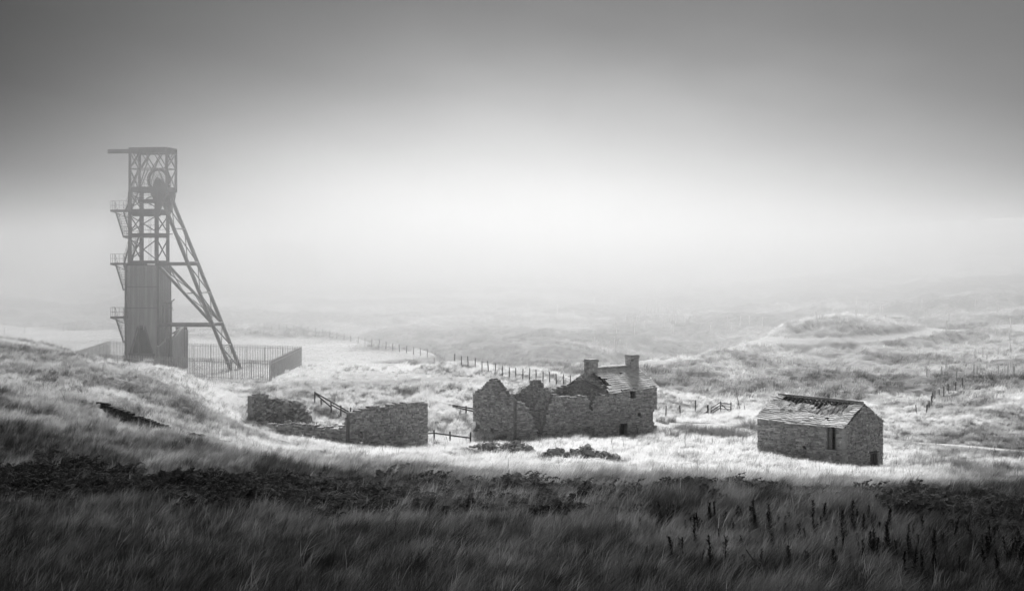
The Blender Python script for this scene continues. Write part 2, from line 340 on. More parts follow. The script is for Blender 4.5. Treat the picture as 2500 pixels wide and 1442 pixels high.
# ------------------------------------------------------------------ masonry
def plin(pts):
    xs = [p[0] for p in pts]; zs = [p[1] for p in pts]
    return lambda s: float(np.interp(s, xs, zs))
def Dfor(px, py, lo=200, hi=620):      # distance at which the ground is seen at a photo position
    Ds = np.linspace(lo, hi, 420); X = (px - 1250) / F * Ds; z = H(X, Ds); pr = 650 - z / Ds * F
    v = np.where((pr[1:] <= py) & (pr[:-1] > py))[0]; return float(Ds[v[0] + 1]) if len(v) else None
def stone_wall(mb, A, B, th, top, base=-0.7, holes=(), course=0.125, seed=1, jit=0.024, ragged=0.10, quoins=True):
    """coursed rubble wall from A to B (plan points); every stone is a block; top(s) absolute height; holes (s0, s1, z0, z1)"""
    rnd = random.Random(seed); A = Vector((*A, 0)); B = Vector((*B, 0)); L_ = (B - A).length; d = (B - A) / L_; n = Vector((-d.y, d.x, 0))
    hs = [top(L_ * i / 40) for i in range(41)]; zmax = max(hs); zb = min(hz(A.x, A.y), hz(B.x, B.y), hz((A.x + B.x) / 2, (A.y + B.y) / 2)) + base
    z = zb; row = 0
    while z < zmax + 0.1:
        ch = course * rnd.uniform(0.65, 1.35); s = -rnd.uniform(0, 0.3); row += 1
        while s < L_:
            ln = rnd.choice([0.18, 0.26, 0.34, 0.48]) * rnd.uniform(0.8, 1.3)
            if quoins and (s < 0.05 or s + ln > L_ - 0.35): ln = (0.55 if row % 2 else 0.32)
            a, b = max(0, s), min(L_, s + ln); s += ln
            if b - a < 0.06: continue
            zc = z + ch / 2
            segs = [(a, b)]
            for (h0, h1, q0, q1) in holes:
                if q0 < zc < q1:
                    ns = []
                    for (u, v) in segs:
                        e0, e1 = h0 + rnd.uniform(-.03, .03), h1 + rnd.uniform(-.03, .03)
                        if v <= e0 or u >= e1: ns.append((u, v)); continue
                        if u < e0: ns.append((u, e0))
                        if v > e1: ns.append((e1, v))
                    segs = ns
            for (u, v) in segs:
                if v - u < 0.04: continue
                m_ = (u + v) / 2
                if zc > top(m_) + rnd.uniform(-ragged, ragged * 0.6): continue
                sh = min(1, max(0, rnd.gauss(0.42, 0.24)))
                if rnd.random() < 0.03: sh = 1.0
                c = A + d * m_ + Vector((0, 0, zc))
                jo = rnd.uniform(-jit, jit) * 1.3
                ta = rnd.uniform(-0.03, 0.03)
                dd = (d + n * ta).normalized()
                mb.box(c + n * jo, dd * ((v - u) / 2 - 0.012), n * (th / 2 + rnd.uniform(-jit, jit)), Vector((0, 0, ch / 2 - 0.009)) + d * rnd.uniform(-0.004, 0.004), sh)
                mb.box(c, d * (v - u) / 2, n * (th / 2 - 0.06), Vector((0, 0, ch / 2)), 0.05)
        z += ch
    return mb
def rubble(mb, cx, cy, rx, ry, hgt, n, seed=1, size=(0.12, 0.4), ang=0.0):
    rnd = random.Random(seed); ca, sa = math.cos(ang), math.sin(ang)
    pts = [];
    for i in range(n):
        t = rnd.uniform(0, 2 * math.pi); r = rnd.random() ** 0.6
        u, v = rx * r * math.cos(t), ry * r * math.sin(t)
        pts.append((cx + u * ca - v * sa, cy + u * sa + v * ca, (1 - r ** 1.6)))
    zs = H([p[0] for p in pts], [p[1] for p in pts])
    for (x, y, k), z in zip(pts, zs):
        l = rnd.uniform(*size)
        q = Matrix.Rotation(rnd.uniform(0, 6.28), 3, 'Z') @ Matrix.Rotation(rnd.gauss(0, 0.35), 3, 'X') @ Matrix.Rotation(rnd.gauss(0, 0.35), 3, 'Y')
        X, Y, Z = q @ Vector((l / 2, 0, 0)), q @ Vector((0, l * rnd.uniform(.3, .45), 0)), q @ Vector((0, 0, l * rnd.uniform(.1, .25)))
        mb.box((x, y, z + hgt * k * rnd.random() ** 0.5 + 0.02), X, Y, Z, rnd.gauss(0.4, 0.25))
    return mb
def slates(mb, p00, p10, p01, p11, expo, miss=None, seed=1, sag=None, wid=(0.35, 0.62), slip=0.03, th=0.035, out=None):
    """stone slates in courses from eave (p00-p10) to ridge (p01-p11)"""
    rnd = random.Random(seed); p00, p10, p01, p11 = map(Vector, (p00, p10, p01, p11))
    Ls = ((p01 - p00).length + (p11 - p10).length) / 2; W = ((p10 - p00).length + (p11 - p01).length) / 2; rows = int(Ls / expo)
    nn = (p10 - p00).cross(p01 - p00).normalized()
    if nn.z < 0: nn = -nn
    def P(u, v):
        q = (p00 * (1 - u) + p10 * u) * (1 - v) + (p01 * (1 - u) + p11 * u) * v
        return q + (nn * sag(u, v) if sag else Vector((0, 0, 0)))
    for r in range(rows + 1):
        s = -rnd.uniform(0, 0.4); ex = 1.55
        while s < W:
            wv = rnd.uniform(*wid) * (1.15 - 0.4 * r / rows); u0, u1 = max(0, s / W), min(1, (s + wv) / W); s += wv
            if u1 - u0 < 0.012: continue
            v0 = r / rows; v1 = min(1.01, (r + ex) / rows); um = (u0 + u1) / 2
            if v0 >= 1: continue
            if miss and miss(um, v0 + 0.5 / rows, rnd): continue
            sl = rnd.gauss(0, slip) * expo * 3; kick = rnd.gauss(0, 0.02)
            dv = sl / Ls
            a, b, c, d = P(u0, v0 - dv), P(u1, v0 - dv + kick * 0.4), P(u1, v1 - dv), P(u0, v1 - dv)
            g = (b - a).normalized() * 0.009
            lift = nn * (th * 1.35 + rnd.uniform(0, 0.012)); a, b = a + lift + g, b + lift - g; c, d = c + nn * 0.004 - g, d + nn * 0.004 + g
            t = nn * th
            mb.hexa([a - t, b - t, c - t, d - t, a, b, c, d], min(1, max(0, rnd.gauss(0.5, 0.28))))
    return P

# ------------------------------------------------------------------ farmhouse: near corner F0, front runs along f1, depth along g1
F0 = Vector((0.31, 139.0)); ph = R(38); f1 = Vector((math.cos(ph), math.sin(ph))); g1 = Vector((-math.sin(ph), math.cos(ph)))
def fp(s, g): q = F0 + f1 * s + g1 * g; return (q.x, q.y)
def fv(s, g, z): x, y = fp(s, g); return Vector((x, y, z))
W = 6.4; LEN = 18.3
hs_ = thing('ruined_farmhouse', 'long ruined stone farmhouse, half still slated with two chimneys and half roofless', 'farmhouse', (*fp(9, 3), -17.0))
mb = MB(); stone_wall(mb, fp(0, W), fp(0, 0), 0.55, plin([(0, -12.55), (0.6, -12.2), (3.0, -10.85), (3.25, -10.7), (3.5, -10.85), (4.6, -11.65), (5.4, -12.3), (5.9, -12.6), (6.4, -12.75)]), holes=[(0.0, 0.55, -15.9, -15.2), (0.5, 1.1, -15.9, -15.45), (2.9, 3.2, -16.0, -15.75)], seed=11, ragged=0.07, quoins=True)
mb.build('gable_wall', STONE, hs_)
zf_ = lambda s: float(np.interp(s, [0, 0.3, 0.75, 1.3, 1.6, 1.9, 2.1, 2.35, 2.6, 2.95, 3.25, 3.5, 3.75, 4.0, 4.35, 4.7, 5.4, 6.5, 7.6, 8.8, 9.05, 9.15, 9.45, 9.55, 9.9, 10.6, 11.4, 12.0, 18.3],
    [-12.85, -12.9, -13.1, -13.6, -14.0, -14.6, -15.2, -15.9, -16.6, -16.6, -15.9, -15.0, -14.1, -13.4, -12.7, -12.35, -12.6, -12.75, -12.6, -12.75, -13.2, -14.4, -14.5, -13.4, -12.9, -12.75, -12.6, -12.5, -12.25]))
mb = MB(); stone_wall(mb, fp(0, 0), fp(LEN, 0), 0.55, zf_, base=-1.2, holes=[(8.2, 9.2, -17.6, -15.75), (8.5, 9.8, -17.6, -16.0), (13.1, 14.2, -17.6, -15.8), (14.6, 15.3, -13.35, -12.62), (15.6, 16.0, -15.2, -14.9), (17.5, 18.3, -15.9, -14.9), (17.9, 18.3, -16.3, -14.7)], seed=12, ragged=0.14)
mb.build('front_wall', STONE, hs_)
mb = MB(); stone_wall(mb, fp(0.28, W), fp(LEN - 0.28, W), 0.55, plin([(0, -12.5), (1.5, -12.9), (3, -13.2), (4.5, -12.9), (5, -12.75), (8, -12.9), (9.5, -12.7), (11, -12.35), (18, -12.2)]), seed=13, base=-1.0); mb.build('back_wall', STONE, hs_)
mb = MB(); stone_wall(mb, fp(5.1, W - .28), fp(5.1, 0.28), 0.5, plin([(0, -12.75), (0.7, -12.5), (2.2, -11.6), (2.3, -11.2), (3.4, -11.2), (3.6, -11.8), (4.5, -12.0), (5.4, -12.2), (5.8, -12.6)]), seed=14)
stone_wall(mb, fp(5.6, W / 2 + 1.0), fp(5.6, 0.6), 0.45, plin([(0, -11.5), (1.2, -11.55), (1.6, -12.0), (3, -12.5)]), seed=114); mb.build('cross_wall', STONE, hs_)
mb = MB(); stone_wall(mb, fp(12.05, W - .28), fp(12.05, 0.28), 0.5, plin([(0, -12.3), (2.9, -10.75), (3.1, -10.75), (5.84, -12.45)]), seed=15, ragged=0.04); mb.build('gable_wall', STONE, hs_)
mb = MB(); stone_wall(mb, fp(LEN - 0.28, 0.28), fp(LEN - 0.28, W - .28), 0.5, plin([(0, -12.25), (2.9, -10.55), (3.1, -10.55), (5.84, -12.15)]), seed=16, ragged=0.04); mb.build('gable_wall', STONE, hs_)
for s0, s1, z in ((8.05, 9.5, -15.75), (12.9, 14.4, -15.78), (14.4, 15.5, -12.58)): mb = MB(); mb.beam(fv(s0, -0.06, z + 0.05), fv(s1, -0.06, z + 0.07), 0.55, 0.13); mb.build('lintel', LINT, hs_)
mb = MB(); mb.beam(fv(14.4, -0.08, -13.4), fv(15.5, -0.08, -13.38), 0.5, 0.1); mb.build('window_sill', LINT, hs_)
for s0, s1, z0, z1 in ((5.8, 8.6, -14.5, -14.25), (9.9, 13.2, -14.15, -13.95), (13.2, 17.3, -13.93, -13.72), (17.3, 18.25, -13.7, -13.68), (10.4, 12.6, -15.5, -15.4)):
    k = 10; mb = MB()
    for i in range(k):
        a, b = s0 + (s1 - s0) * i / k, s0 + (s1 - s0) * (i + 1) / k
        z = z0 + (z1 - z0) * i / k; mb.beam(fv(a, -0.33, z), fv(b - 0.02, -0.33, z + 0.01), 0.16, 0.05, 0.6)
    mb.build('ledge', STONE, hs_)
# doors: dark plank inside the right doorway
mb = MB(); mb.box(fv(13.35, 0.15, -16.7), (f1 * 0.22).to_3d(), (g1 * 0.03).to_3d(), (0, 0, 0.85)); mb.build('door_post', WOOD, hs_)
# roof of the two-storey end
def mroof(u, v, r):
    if u < 0.16 - 0.17 * v and v < 0.9 and r.random() < 0.55 + (0.16 - u): return u < 0.10 or r.random() < 0.4
    if 0.02 < u < 0.14 and 0.35 < v < 0.62: return True
    return r.random() < 0.012
rf = MB()
sagf = lambda u, v: -0.10 * math.sin(math.pi * min(1, max(0, u))) - 0.16 * max(0, 0.3 - u) * (1 - v) * 3 + 0.03 * math.sin(u * 17 + v * 5)
slates(rf, fv(11.7, -0.45, -12.62), fv(18.5, -0.45, -12.36), fv(12.4, 3.2, -10.40), fv(18.5, 3.2, -10.34), 0.34, mroof, 5, sagf)
roof1 = rf.build('roof', SLATE, hs_)
rf = MB(); slates(rf, fv(11.9, 6.9, -12.5), fv(18.5, 6.9, -12.3), fv(12.2, 3.2, -10.42), fv(18.5, 3.2, -10.36), 0.36, None, 6, None); rf.build('roof', SLATE, hs_)
rf = MB()
for i in range(14):
    a = fv(12.1 + i * 0.48, 3.2 - 0.02, -10.30 + 0.02 * math.sin(i * 2.1)); b = fv(12.55 + i * 0.48, 3.2, -10.30 + 0.02 * math.sin(i * 2.1)); rf.beam(a, b, 0.42, 0.07)
rf.build('ridge', SLATE, hs_)
rf = MB()
for i in range(12):
    s = 12.2 + i * 0.52; rf.beam(fv(s, 0, -12.66 + 0.02 * i), fv(s, 3.2, -10.6), 0.08, 0.12); rf.beam(fv(s, 6.4, -12.6), fv(s, 3.2, -10.6), 0.08, 0.12)
rf.beam(fv(10.6, 3.05, -11.55), fv(12.0, 0.8, -12.55), 0.1, 0.1); rf.beam(fv(10.9, 3.1, -11.4), fv(12.1, 0.9, -12.45), 0.1, 0.1)
rf.build('rafters', BEAM, hs_)
def chimney(s, z0, z1, zc, seed):
    mb = MB()
    c = [(s - .54, 2.74), (s + .54, 2.74), (s + .54, 3.66), (s - .54, 3.66)]
    for i in range(4):
        a, b = c[i], c[(i + 1) % 4]; A, B = Vector(fp(*a)), Vector(fp(*b)); dd = (B - A).normalized() * 0.0
        rnd = random.Random(seed + i); z = z0
        while z < z1:
            h = rnd.uniform(.1, .17); q = 0.0; Lw = (B - A).length
            while q < Lw:
                l = rnd.uniform(.25, .5); e = min(Lw, q + l); d = (B - A) / Lw; n = Vector((-d.y, d.x))
                mid = A + d * (q + e) / 2 + n * 0.1; mb.box((mid.x, mid.y, z + h / 2), (d * ((e - q) / 2 - .008)).to_3d(), (n * (0.115 + rnd.uniform(-.02, .02))).to_3d(), (0, 0, h / 2 - .006), rnd.gauss(.5, .22)); q = e
            z += h
    mb.box(fv(s, 3.2, (z0 + z1) / 2), (f1 * .42).to_3d(), (g1 * .34).to_3d(), (0, 0, (z1 - z0) / 2 - 0.05), 0.1)
    ch = mb.build('chimney', STONE, hs_)
    mc = MB()
    for k, (ex, hh) in enumerate(((0.05, 0.08), (0.11, 0.09), (0.02, 0.14))):
        mc.box(fv(s, 3.2, z1 + 0.05 + (0, .075, .16)[k] + hh / 2), (f1 * (.54 + ex)).to_3d(), (g1 * (.46 + ex)).to_3d(), (0, 0, hh / 2), .45)
    mc.build('chimney_cap', STONE, ch)
chimney(12.35, -11.6, -9.8, 0, 70); chimney(18.0, -11.4, -9.55, 0, 80)
# ------------------------------------------------------------------ barn on the right
S0 = Vector((27.57, 121.5)); ps = R(46); er = Vector((math.cos(ps), math.sin(ps))); elf = Vector((-math.sin(ps), math.cos(ps)))
def bp(l, r): q = S0 + elf * l + er * r; return (q.x, q.y)
def bv(l, r, z): x, y = bp(l, r); return Vector((x, y, z))
BL, BR = 8.43, 5.96
sb = thing('stone_barn', 'small roofed stone barn with slates missing along its ridge and a dark gable doorway', 'barn', (*bp(4, 3), -17.4))
mb = MB(); stone_wall(mb, bp(BL, 0), bp(0, 0), 0.5, plin([(0, -13.1), (BL, -13.32)]), base=-1.0, holes=[(BL - 1.5, BL - .58, -15.3, -13.4), (4.62, 4.9, -15.45, -15.2)], seed=21, ragged=0.02); mb.build('long_wall', STONE, sb)
mb = MB(); stone_wall(mb, bp(0, 0), bp(0, BR), 0.5, plin([(0, -13.3), (2.98, -11.72), (BR, -13.25)]), base=-1.2, holes=[(3.85, 5.05, -18.9, -15.85), (5.3, 5.45, -14.4, -14.1)], seed=22, ragged=0.03)
gb = mb.build('gable_wall', STONE, sb)
mb = MB(); stone_wall(mb, bp(BL, BR - .26), bp(BL, 0.26), 0.5, plin([(0, -13.1), (2.7, -11.5), (5.4, -13.1)]), base=-1.0, seed=23, ragged=0.03); mb.build('gable_wall', STONE, sb)
mb = MB(); stone_wall(mb, bp(0.26, BR), bp(BL - .26, BR), 0.5, plin([(0, -13.3), (BL, -13.1)]), base=-1.0, seed=24, ragged=0.03); mb.build('back_wall', STONE, sb)
mb = MB()
k = 15
for i in range(k):     # dressed quoins up the near corner, a little paler
    z = -17.6 + i * 0.29; a, b = (0.5, 0.28) if i % 2 else (0.28, 0.5)
    mb.box(bv(a / 2 - .27, b / 2 - .27, z), (elf * (a / 2)).to_3d(), (er * (b / 2)).to_3d(), (0, 0, .135), random.Random(i).uniform(.45, .8))
mb.build('quoins', STONE, sb)
fr = MB(); zt, zb_ = -13.4, -15.3
fr.beam(bv(.5, -.27, zt + .07), bv(1.65, -.27, zt + .07), .12, .16); fr.beam(bv(.64, -.2, zb_), bv(.64, -.2, zt), .1, .09); fr.beam(bv(1.43, -.2, zb_), bv(1.43, -.2, zt), .1, .09)
win = fr.build('window_frame', BEAM, sb)
fr = MB(); fr.beam(bv(.45, -.26, zb_ - .05), bv(1.6, -.26, zb_ - .05), .22, .1); fr.build('window_sill', LINT, win)
fr = MB(); fr.box(bv(1.22, -.06, -14.35), (elf * .17).to_3d(), (er * .02).to_3d(), (0, 0, .93)); fr.build('shutter', BEAM, win)
fr = MB(); fr.beam(bv(-.2, 3.7, -15.78), bv(-.2, 5.2, -15.78), .16, .16); fr.beam(bv(-.1, 3.9, -18), bv(-.1, 3.9, -15.86), .09, .1); fr.beam(bv(-.1, 5.0, -18), bv(-.1, 5.0, -15.86), .09, .1)
df = fr.build('door_frame', WOOD, sb)
fr = MB()
for i in range(4): fr.box(bv(0.12, 4.55 + i * .13, -17.0), (elf * .015).to_3d(), (er * .06).to_3d(), (0, 0, 1.12))
fr.build('door', WOOD, df)
def mbarn(u, v, r):   # u from the far (left) end to the near gable
    band = 0.85 - 0.10 * math.sin(math.pi * u) ** 0.5 + 0.05 * math.sin(u * 19) + 0.03 * math.sin(u * 43)
    if 0.10 < u < 0.97 and v > band + (0.12 if u > .85 else 0): return True
    if 0.72 < u < 0.80 and 0.22 < v < 0.36: return r.random() < .5
    return r.random() < .015
sg = lambda u, v: -0.13 * math.sin(math.pi * min(1, max(0, u))) * (0.4 + v) + 0.035 * math.sin(u * 23 + v * 7) + 0.03 * math.sin(u * 9 - v * 13) + (-0.12 * math.exp(-((u - .75) / .1) ** 2 - ((v - .5) / .3) ** 2))
rf = MB(); slates(rf, bv(BL + .25, -.42, -13.22), bv(-.22, -.42, -13.42), bv(BL + .1, BR / 2, -11.33), bv(-.2, BR / 2, -11.56), .27, mbarn, 31, sg, wid=(.28, .5), slip=.055)
rnd = random.Random(5)
for i in range(42):   # displaced slates lying askew below the gap
    u = rnd.uniform(.08, .93); v = rnd.uniform(.5, .78); base = bv(BL, -.42, -13.2).lerp(bv(0, -.42, -13.4), u).lerp(bv(BL, BR / 2, -11.33).lerp(bv(0, BR / 2, -11.56), u), v)
    sl = (bv(0, BR / 2, -11.45) - bv(0, -.42, -13.35)).normalized(); el_ = elf.to_3d(); nn = el_.cross(sl).normalized(); nn = nn if nn.z > 0 else -nn
    t = rnd.gauss(0, .5); X = (el_ * math.cos(t) + sl * math.sin(t)) * .13; Y = (sl * math.cos(t) - el_ * math.sin(t)) * .18 + nn * rnd.uniform(0, .07)
    rf.box(base + nn * (sg(u, v) + .08), X, Y, nn * .017, rnd.gauss(.6, .25))
rf.build('roof', SLATE, sb)
rf = MB(); slates(rf, bv(BL + .2, BR + .4, -13.2), bv(-.22, BR + .4, -13.42), bv(BL + .1, BR / 2, -11.36), bv(-.2, BR / 2, -11.59), .27, lambda u, v, r: (v > .7 and .12 < u < .9 and r.random() < .3) or r.random() < .03, 33, None, wid=(.28, .5), slip=.04); rf.build('roof', SLATE, sb)
rf = MB()
for i in range(19):
    l = .45 + i * .425; zr = -11.6 + .11 * l / BL * 1; ze = -13.45 + .2 * l / BL
    rf.beam(bv(l, 0, ze), bv(l, BR / 2, zr), .07, .11); rf.beam(bv(l, BR, ze), bv(l, BR / 2, zr), .07, .11)
rf.beam(bv(-.1, BR / 2, -11.52), bv(BL, BR / 2, -11.33), .06, .2)
rf.beam(bv(-.1, BR / 4, -12.65), bv(BL, BR / 4, -12.45), .12, .16); rf.beam(bv(-.1, BR * .75, -12.65), bv(BL, BR * .75, -12.45), .12, .16)
rf.build('rafters', BEAM, sb)

# ------------------------------------------------------------------ roofless ruin on the left
A1 = P2(850, 126.5); B1 = P2(1040, 133); C1 = P2(609, 134.5); E1 = P2(747, 141)
lr = thing('roofless_ruin', 'roofless ruin of three broken stone walls with a small ragged window', 'ruin', (A1[0], A1[1], -16))
L1 = math.hypot(B1[0] - A1[0], B1[1] - A1[1])
def zz(px, py, P, Q):   # height on the wall P-Q where the photo shows (px, py)
    k = (px - 1250) / F; dx, dy = Q[0] - P[0], Q[1] - P[1]; t = (k * P[1] - P[0]) / (dx - k * dy); D = P[1] + t * dy
    return t * math.hypot(dx, dy), (650 - py) / F * D
def prof(P, Q, pts): return plin(sorted(zz(a, b, P, Q) for a, b in pts))
mb = MB(); t1 = prof(A1, B1, [(848, 1006), (862, 1004), (875, 1000), (900, 992), (940, 989), (960, 984), (978, 982), (1000, 981), (1040, 980)])
h0, q0 = zz(873, 1078, A1, B1); h1, q1 = zz(891, 1050, A1, B1)
stone_wall(mb, A1, B1, .55, t1, base=-.9, holes=[(h0, h1, q0, q1), (h0 + .1, h1 - .2, q0 - .15, q0 + .1)], seed=41, ragged=.05); mb.build('gable_wall', STONE, lr)
mb = MB(); t2 = prof(A1, C1, [(851, 1008), (845, 1030), (838, 1046), (820, 1043), (790, 1040), (760, 1036), (700, 1034), (650, 1031), (615, 1030)])
stone_wall(mb, A1, C1, .6, t2, base=-.9, seed=42, ragged=.2, quoins=False); mb.build('low_wall', STONE, lr)
mb = MB(); t3 = prof(C1, E1, [(607, 963), (640, 962), (650, 972), (680, 975), (690, 982), (728, 981), (734, 988), (736, 1000), (745, 1003), (748, 1020), (760, 1030)])
stone_wall(mb, C1, (E1[0] + .3, E1[1] + .2), .6, t3, base=-.9, seed=43, ragged=.16, jit=.09, course=.17, quoins=False)
rnd = random.Random(8); dC = (Vector(E1) - Vector(C1)); LC = dC.length; dC /= LC; nC = Vector((dC.y, -dC.x))
for i in range(420):   # the torn inner face: stones sticking out and loose on each other
    s = rnd.uniform(.8, LC); zt_ = t3(s); z = rnd.uniform(hz(*E1) - .2, zt_ + .05); o = rnd.uniform(.25, .5) * (1.3 - .5 * (z + 15) / 3.5)
    q = Matrix.Rotation(math.atan2(dC.y, dC.x) + rnd.gauss(0, .4), 3, 'Z') @ Matrix.Rotation(rnd.gauss(0, .3), 3, 'X') @ Matrix.Rotation(rnd.gauss(.0, .3), 3, 'Y'); l = rnd.uniform(.2, .6)
    c = Vector(C1) + dC * s + nC * o; mb.box((c.x, c.y, z), q @ Vector((l / 2, 0, 0)), q @ Vector((0, l * .35, 0)), q @ Vector((0, 0, l * rnd.uniform(.08, .2))), rnd.gauss(.4, .3))
mb.build('tall_wall', STONE, lr)
mb = MB(); t4 = prof(B1, E1, [(1036, 1000), (1000, 1040), (900, 1050), (840, 1040), (780, 1035), (750, 1020)])
stone_wall(mb, (B1[0] - .1, B1[1] + .35), E1, .55, t4, base=-.8, seed=44, ragged=.2, quoins=False); mb.build('back_wall', STONE, lr)
HEAPS = []
for i, (px, D, rx, ry, h, n, nm, lb) in enumerate([(700, 137, 2.6, 1.5, .9, 300, 'fallen_stone', 'heap of fallen stones inside the roofless ruin below its tall broken wall'),
        (885, 132.5, 1.9, 1.3, 2.2, 420, 'fallen_stone', 'heap of stones added inside the roofless ruin to darken its ragged window'),  # heap added to block the bright ground seen through the window
        (1303, 141.5, 1.5, .8, .7, 160, 'fallen_stone', 'stones spilled out of the gap in the farmhouse front wall'),
        (1185, 117, 3.1, 1.1, .75, 520, 'rubble', 'long dark heap of rubble in pale grass in front of the farmhouse gap'),
        (1262, 114.5, 2.2, .9, .65, 380, 'rubble', 'smaller rubble heap tailing off to the right of the long dark heap'),
        (1365, 110.5, 1.5, .5, .35, 180, 'rubble', 'low scatter of half buried rubble left of the last heap in the grass'),
        (1440, 110.0, 2.3, .7, .5, 300, 'rubble', 'half buried rubble ridge in pale grass nearest the bracken')]):
    mb = MB(); x, y = P2(px, D); HEAPS.append((x, y, rx, ry)); rubble(mb, x, y, rx, ry, h + (.25 if nm == 'rubble' else 0), n, 60 + i, ang=-.25 if nm == 'rubble' else 0, size=(.14, .45)); tag(mb.build('stone_heap', STONE), lb, 'stone heap', 'heaps of fallen stone')
mb = MB()
k = [(a, b, Dfor(a, b + c, 85, 135) or 110) for a, b, c in ((240, 978, 6), (270, 989, 14), (300, 1000, 20), (350, 1019, 24), (400, 1036, 24), (450, 1051, 20), (500, 1064, 16), (560, 1078, 8))]
kp = np.polyfit([q[0] for q in k], [q[2] for q in k], 2); kx = np.linspace(240, 560, 27); k = [(a, float(np.interp(a, [q[0] for q in k], [q[1] for q in k])), float(np.polyval(kp, a))) for a in kx]
CUL = [P2(a, c) for a, b, c in k]
for j, (p, q) in enumerate(zip(CUL[:-1], CUL[1:])):
    z0, z1 = (650 - k[j][1]) / F * k[j][2], (650 - k[j + 1][1]) / F * k[j + 1][2]; l = math.hypot(q[0] - p[0], q[1] - p[1])
    stone_wall(mb, p, q, .3, plin([(0, z0), (l, z1)]), base=-.8, seed=90 + j, ragged=.02, course=.09, quoins=False)
tag(mb.build('retaining_wall', DSTONE), 'low dark stone retaining wall half sunk into the hillside left of the roofless ruin', 'wall')

# ------------------------------------------------------------------ headframe (T: a along the backstay, b in depth, z height)
TN = Vector(P2(383, 175.0)); e1 = Vector((.989, -.150)); e2 = Vector((.150, .989)); e1 /= e1.length; e2 /= e2.length
def T(a, b, z): q = TN + e1 * a + e2 * b; return Vector((q.x, q.y, z))
def zy(py): return (650 - py) / 20.4
e13, e23 = e1.to_3d(), e2.to_3d(); S = 3.4
hf = thing('headframe', 'tall steel mine headframe with winding wheel, outside stairs and raking backstay', 'mine headframe', T(-S / 2, S / 2, -12.6))
GZ = -12.9
mb = MB()
for (a, b) in ((0, 0), (-S, 0), (-S, S), (0, S)):
    p = MB(); p.ibeam(T(a, b, GZ), T(a, b, zy(468)), .34, .34, up=e23); p.build('leg', STEEL, hf)
# girder bands
def ring(mb, z, h, w=.2, a0=-S, a1=0, b0=0, b1=S):
    c = [(a0, b0), (a1, b0), (a1, b1), (a0, b1)]
    for i in range(4): p, q = c[i], c[(i + 1) % 4]; mb.ibeam(T(*p, z), T(*q, z), w, h)
g = MB(); ring(g, zy(517), .62); g.build('girder', STEEL, hf)
g = MB(); ring(g, zy(574), .5); g.build('girder', STEEL, hf)
g = MB(); ring(g, zy(640), .4); g.build('girder', STEEL, hf)
d = MB(); d.box(T(-S / 2 - .2, S / 2, zy(511)), e13 * (S / 2 + .3), e23 * (S / 2 + .15), (0, 0, .05)); d.box(T(-S / 2 + .0, .9, zy(520)), e13 * (S / 2 - .1), e23 * .5, (0, 0, .35)); d.build('platform', STEEL, hf)
d = MB(); d.box(T(-S / 2 + .1, S / 2, zy(570)), e13 * (S / 2 + .45), e23 * (S / 2 + .25), (0, 0, .05)); d.build('platform', STEEL, hf)
d = MB(); d.box(T(-S / 2 + .3, S / 2, zy(490)), e13 * 1.2, e23 * 1.2, (0, 0, .22)); d.build('platform', STEEL, hf)
# X bracing on the four sides
def xb(mb, z0, z1, w=.11):
    c = [(-S, 0), (0, 0), (0, S), (-S, S)]
    for i in (0, 1, 3):
        p, q = c[i], c[(i + 1) % 4]; mb.beam(T(*p, z0), T(*q, z1), w, w); mb.beam(T(*q, z0), T(*p, z1), w, w)
for y0, y1 in ((566, 526), (634, 584)):
    x = MB(); xb(x, zy(y0), zy(y1)); x.build('cross_brace', STEEL, hf)
x = MB(); xb(x, zy(507), zy(472), .1); x.build('cross_brace', STEEL, hf)
# cage guides and ropes inside
x = MB()
for (a, b) in ((-2.35, .9), (-2.1, .9), (-.6, .9)): x.beam(T(a, b, zy(640)), T(a, b, zy(470)), .13, .13)
x.build('cage_guides', STEEL, hf)
x = MB()
for a in (-1.45, -1.7): x.tube(T(a, 1.7, zy(640)), T(a, 1.7, zy(440)), .022)
x.build('winding_rope', STEEL, hf)
# cladding
CX0, CX1, CZ = -S - .42, .22, zy(648)
c = MB(); c.prism([T(CX0, -.22, CZ), T(CX0, -.22, GZ), T(CX0 + .25, -.22, GZ), T(CX0 + .35, -.22, zy(882)), T(CX0 + .55, -.22, zy(868)), T(-2.35, -.22, zy(800)), T(-2.1, -.22, zy(794)), T(-1.55, -.22, zy(794)), T(-1.3, -.22, zy(800)), T(-.35, -.22, zy(868)), T(-.25, -.22, zy(882)), T(-.1, -.22, GZ), T(CX1, -.22, GZ), T(CX1, -.22, CZ)], e23 * .05)
for i in range(6): a = CX0 + (CX1 - CX0) * (i + .5) / 6; c.beam(T(a, -.235, CZ), T(a, -.235, zy(790)), .03, .04)
c.build('cladding', CLAD, hf)
c = MB(); c.box(T(CX1, S / 2, (CZ + GZ) / 2), e13 * .03, e23 * (S / 2 + .2), (0, 0, (CZ - GZ) / 2))
for i in range(5): c.beam(T(CX1 + .035, .2 + i * .7, CZ), T(CX1 + .035, .2 + i * .7, zy(800)), .03, .04, up=e13)
c.build('cladding', CLAD, hf)
c = MB(); c.box(T(CX0, S / 2, (CZ + GZ) / 2), e13 * .03, e23 * (S / 2 + .2), (0, 0, (CZ - GZ) / 2)); c.build('cladding', CLAD, hf)
c = MB(); c.box(T((CX0 + CX1) / 2, S + .2, (CZ + zy(815)) / 2), e13 * (CX1 - CX0) / 2, e23 * .03, (0, 0, (CZ - zy(815)) / 2)); c.build('cladding', CLAD, hf)
c = MB(); c.box(T((CX0 + CX1) / 2, S / 2, CZ + .04), e13 * ((CX1 - CX0) / 2 + .1), e23 * (S / 2 + .35), (0, 0, .06)); c.box(T(-2.7, .6, CZ + .3), e13 * .95, e23 * .7, (0, 0, .25)); c.build('roof', STEEL, hf)
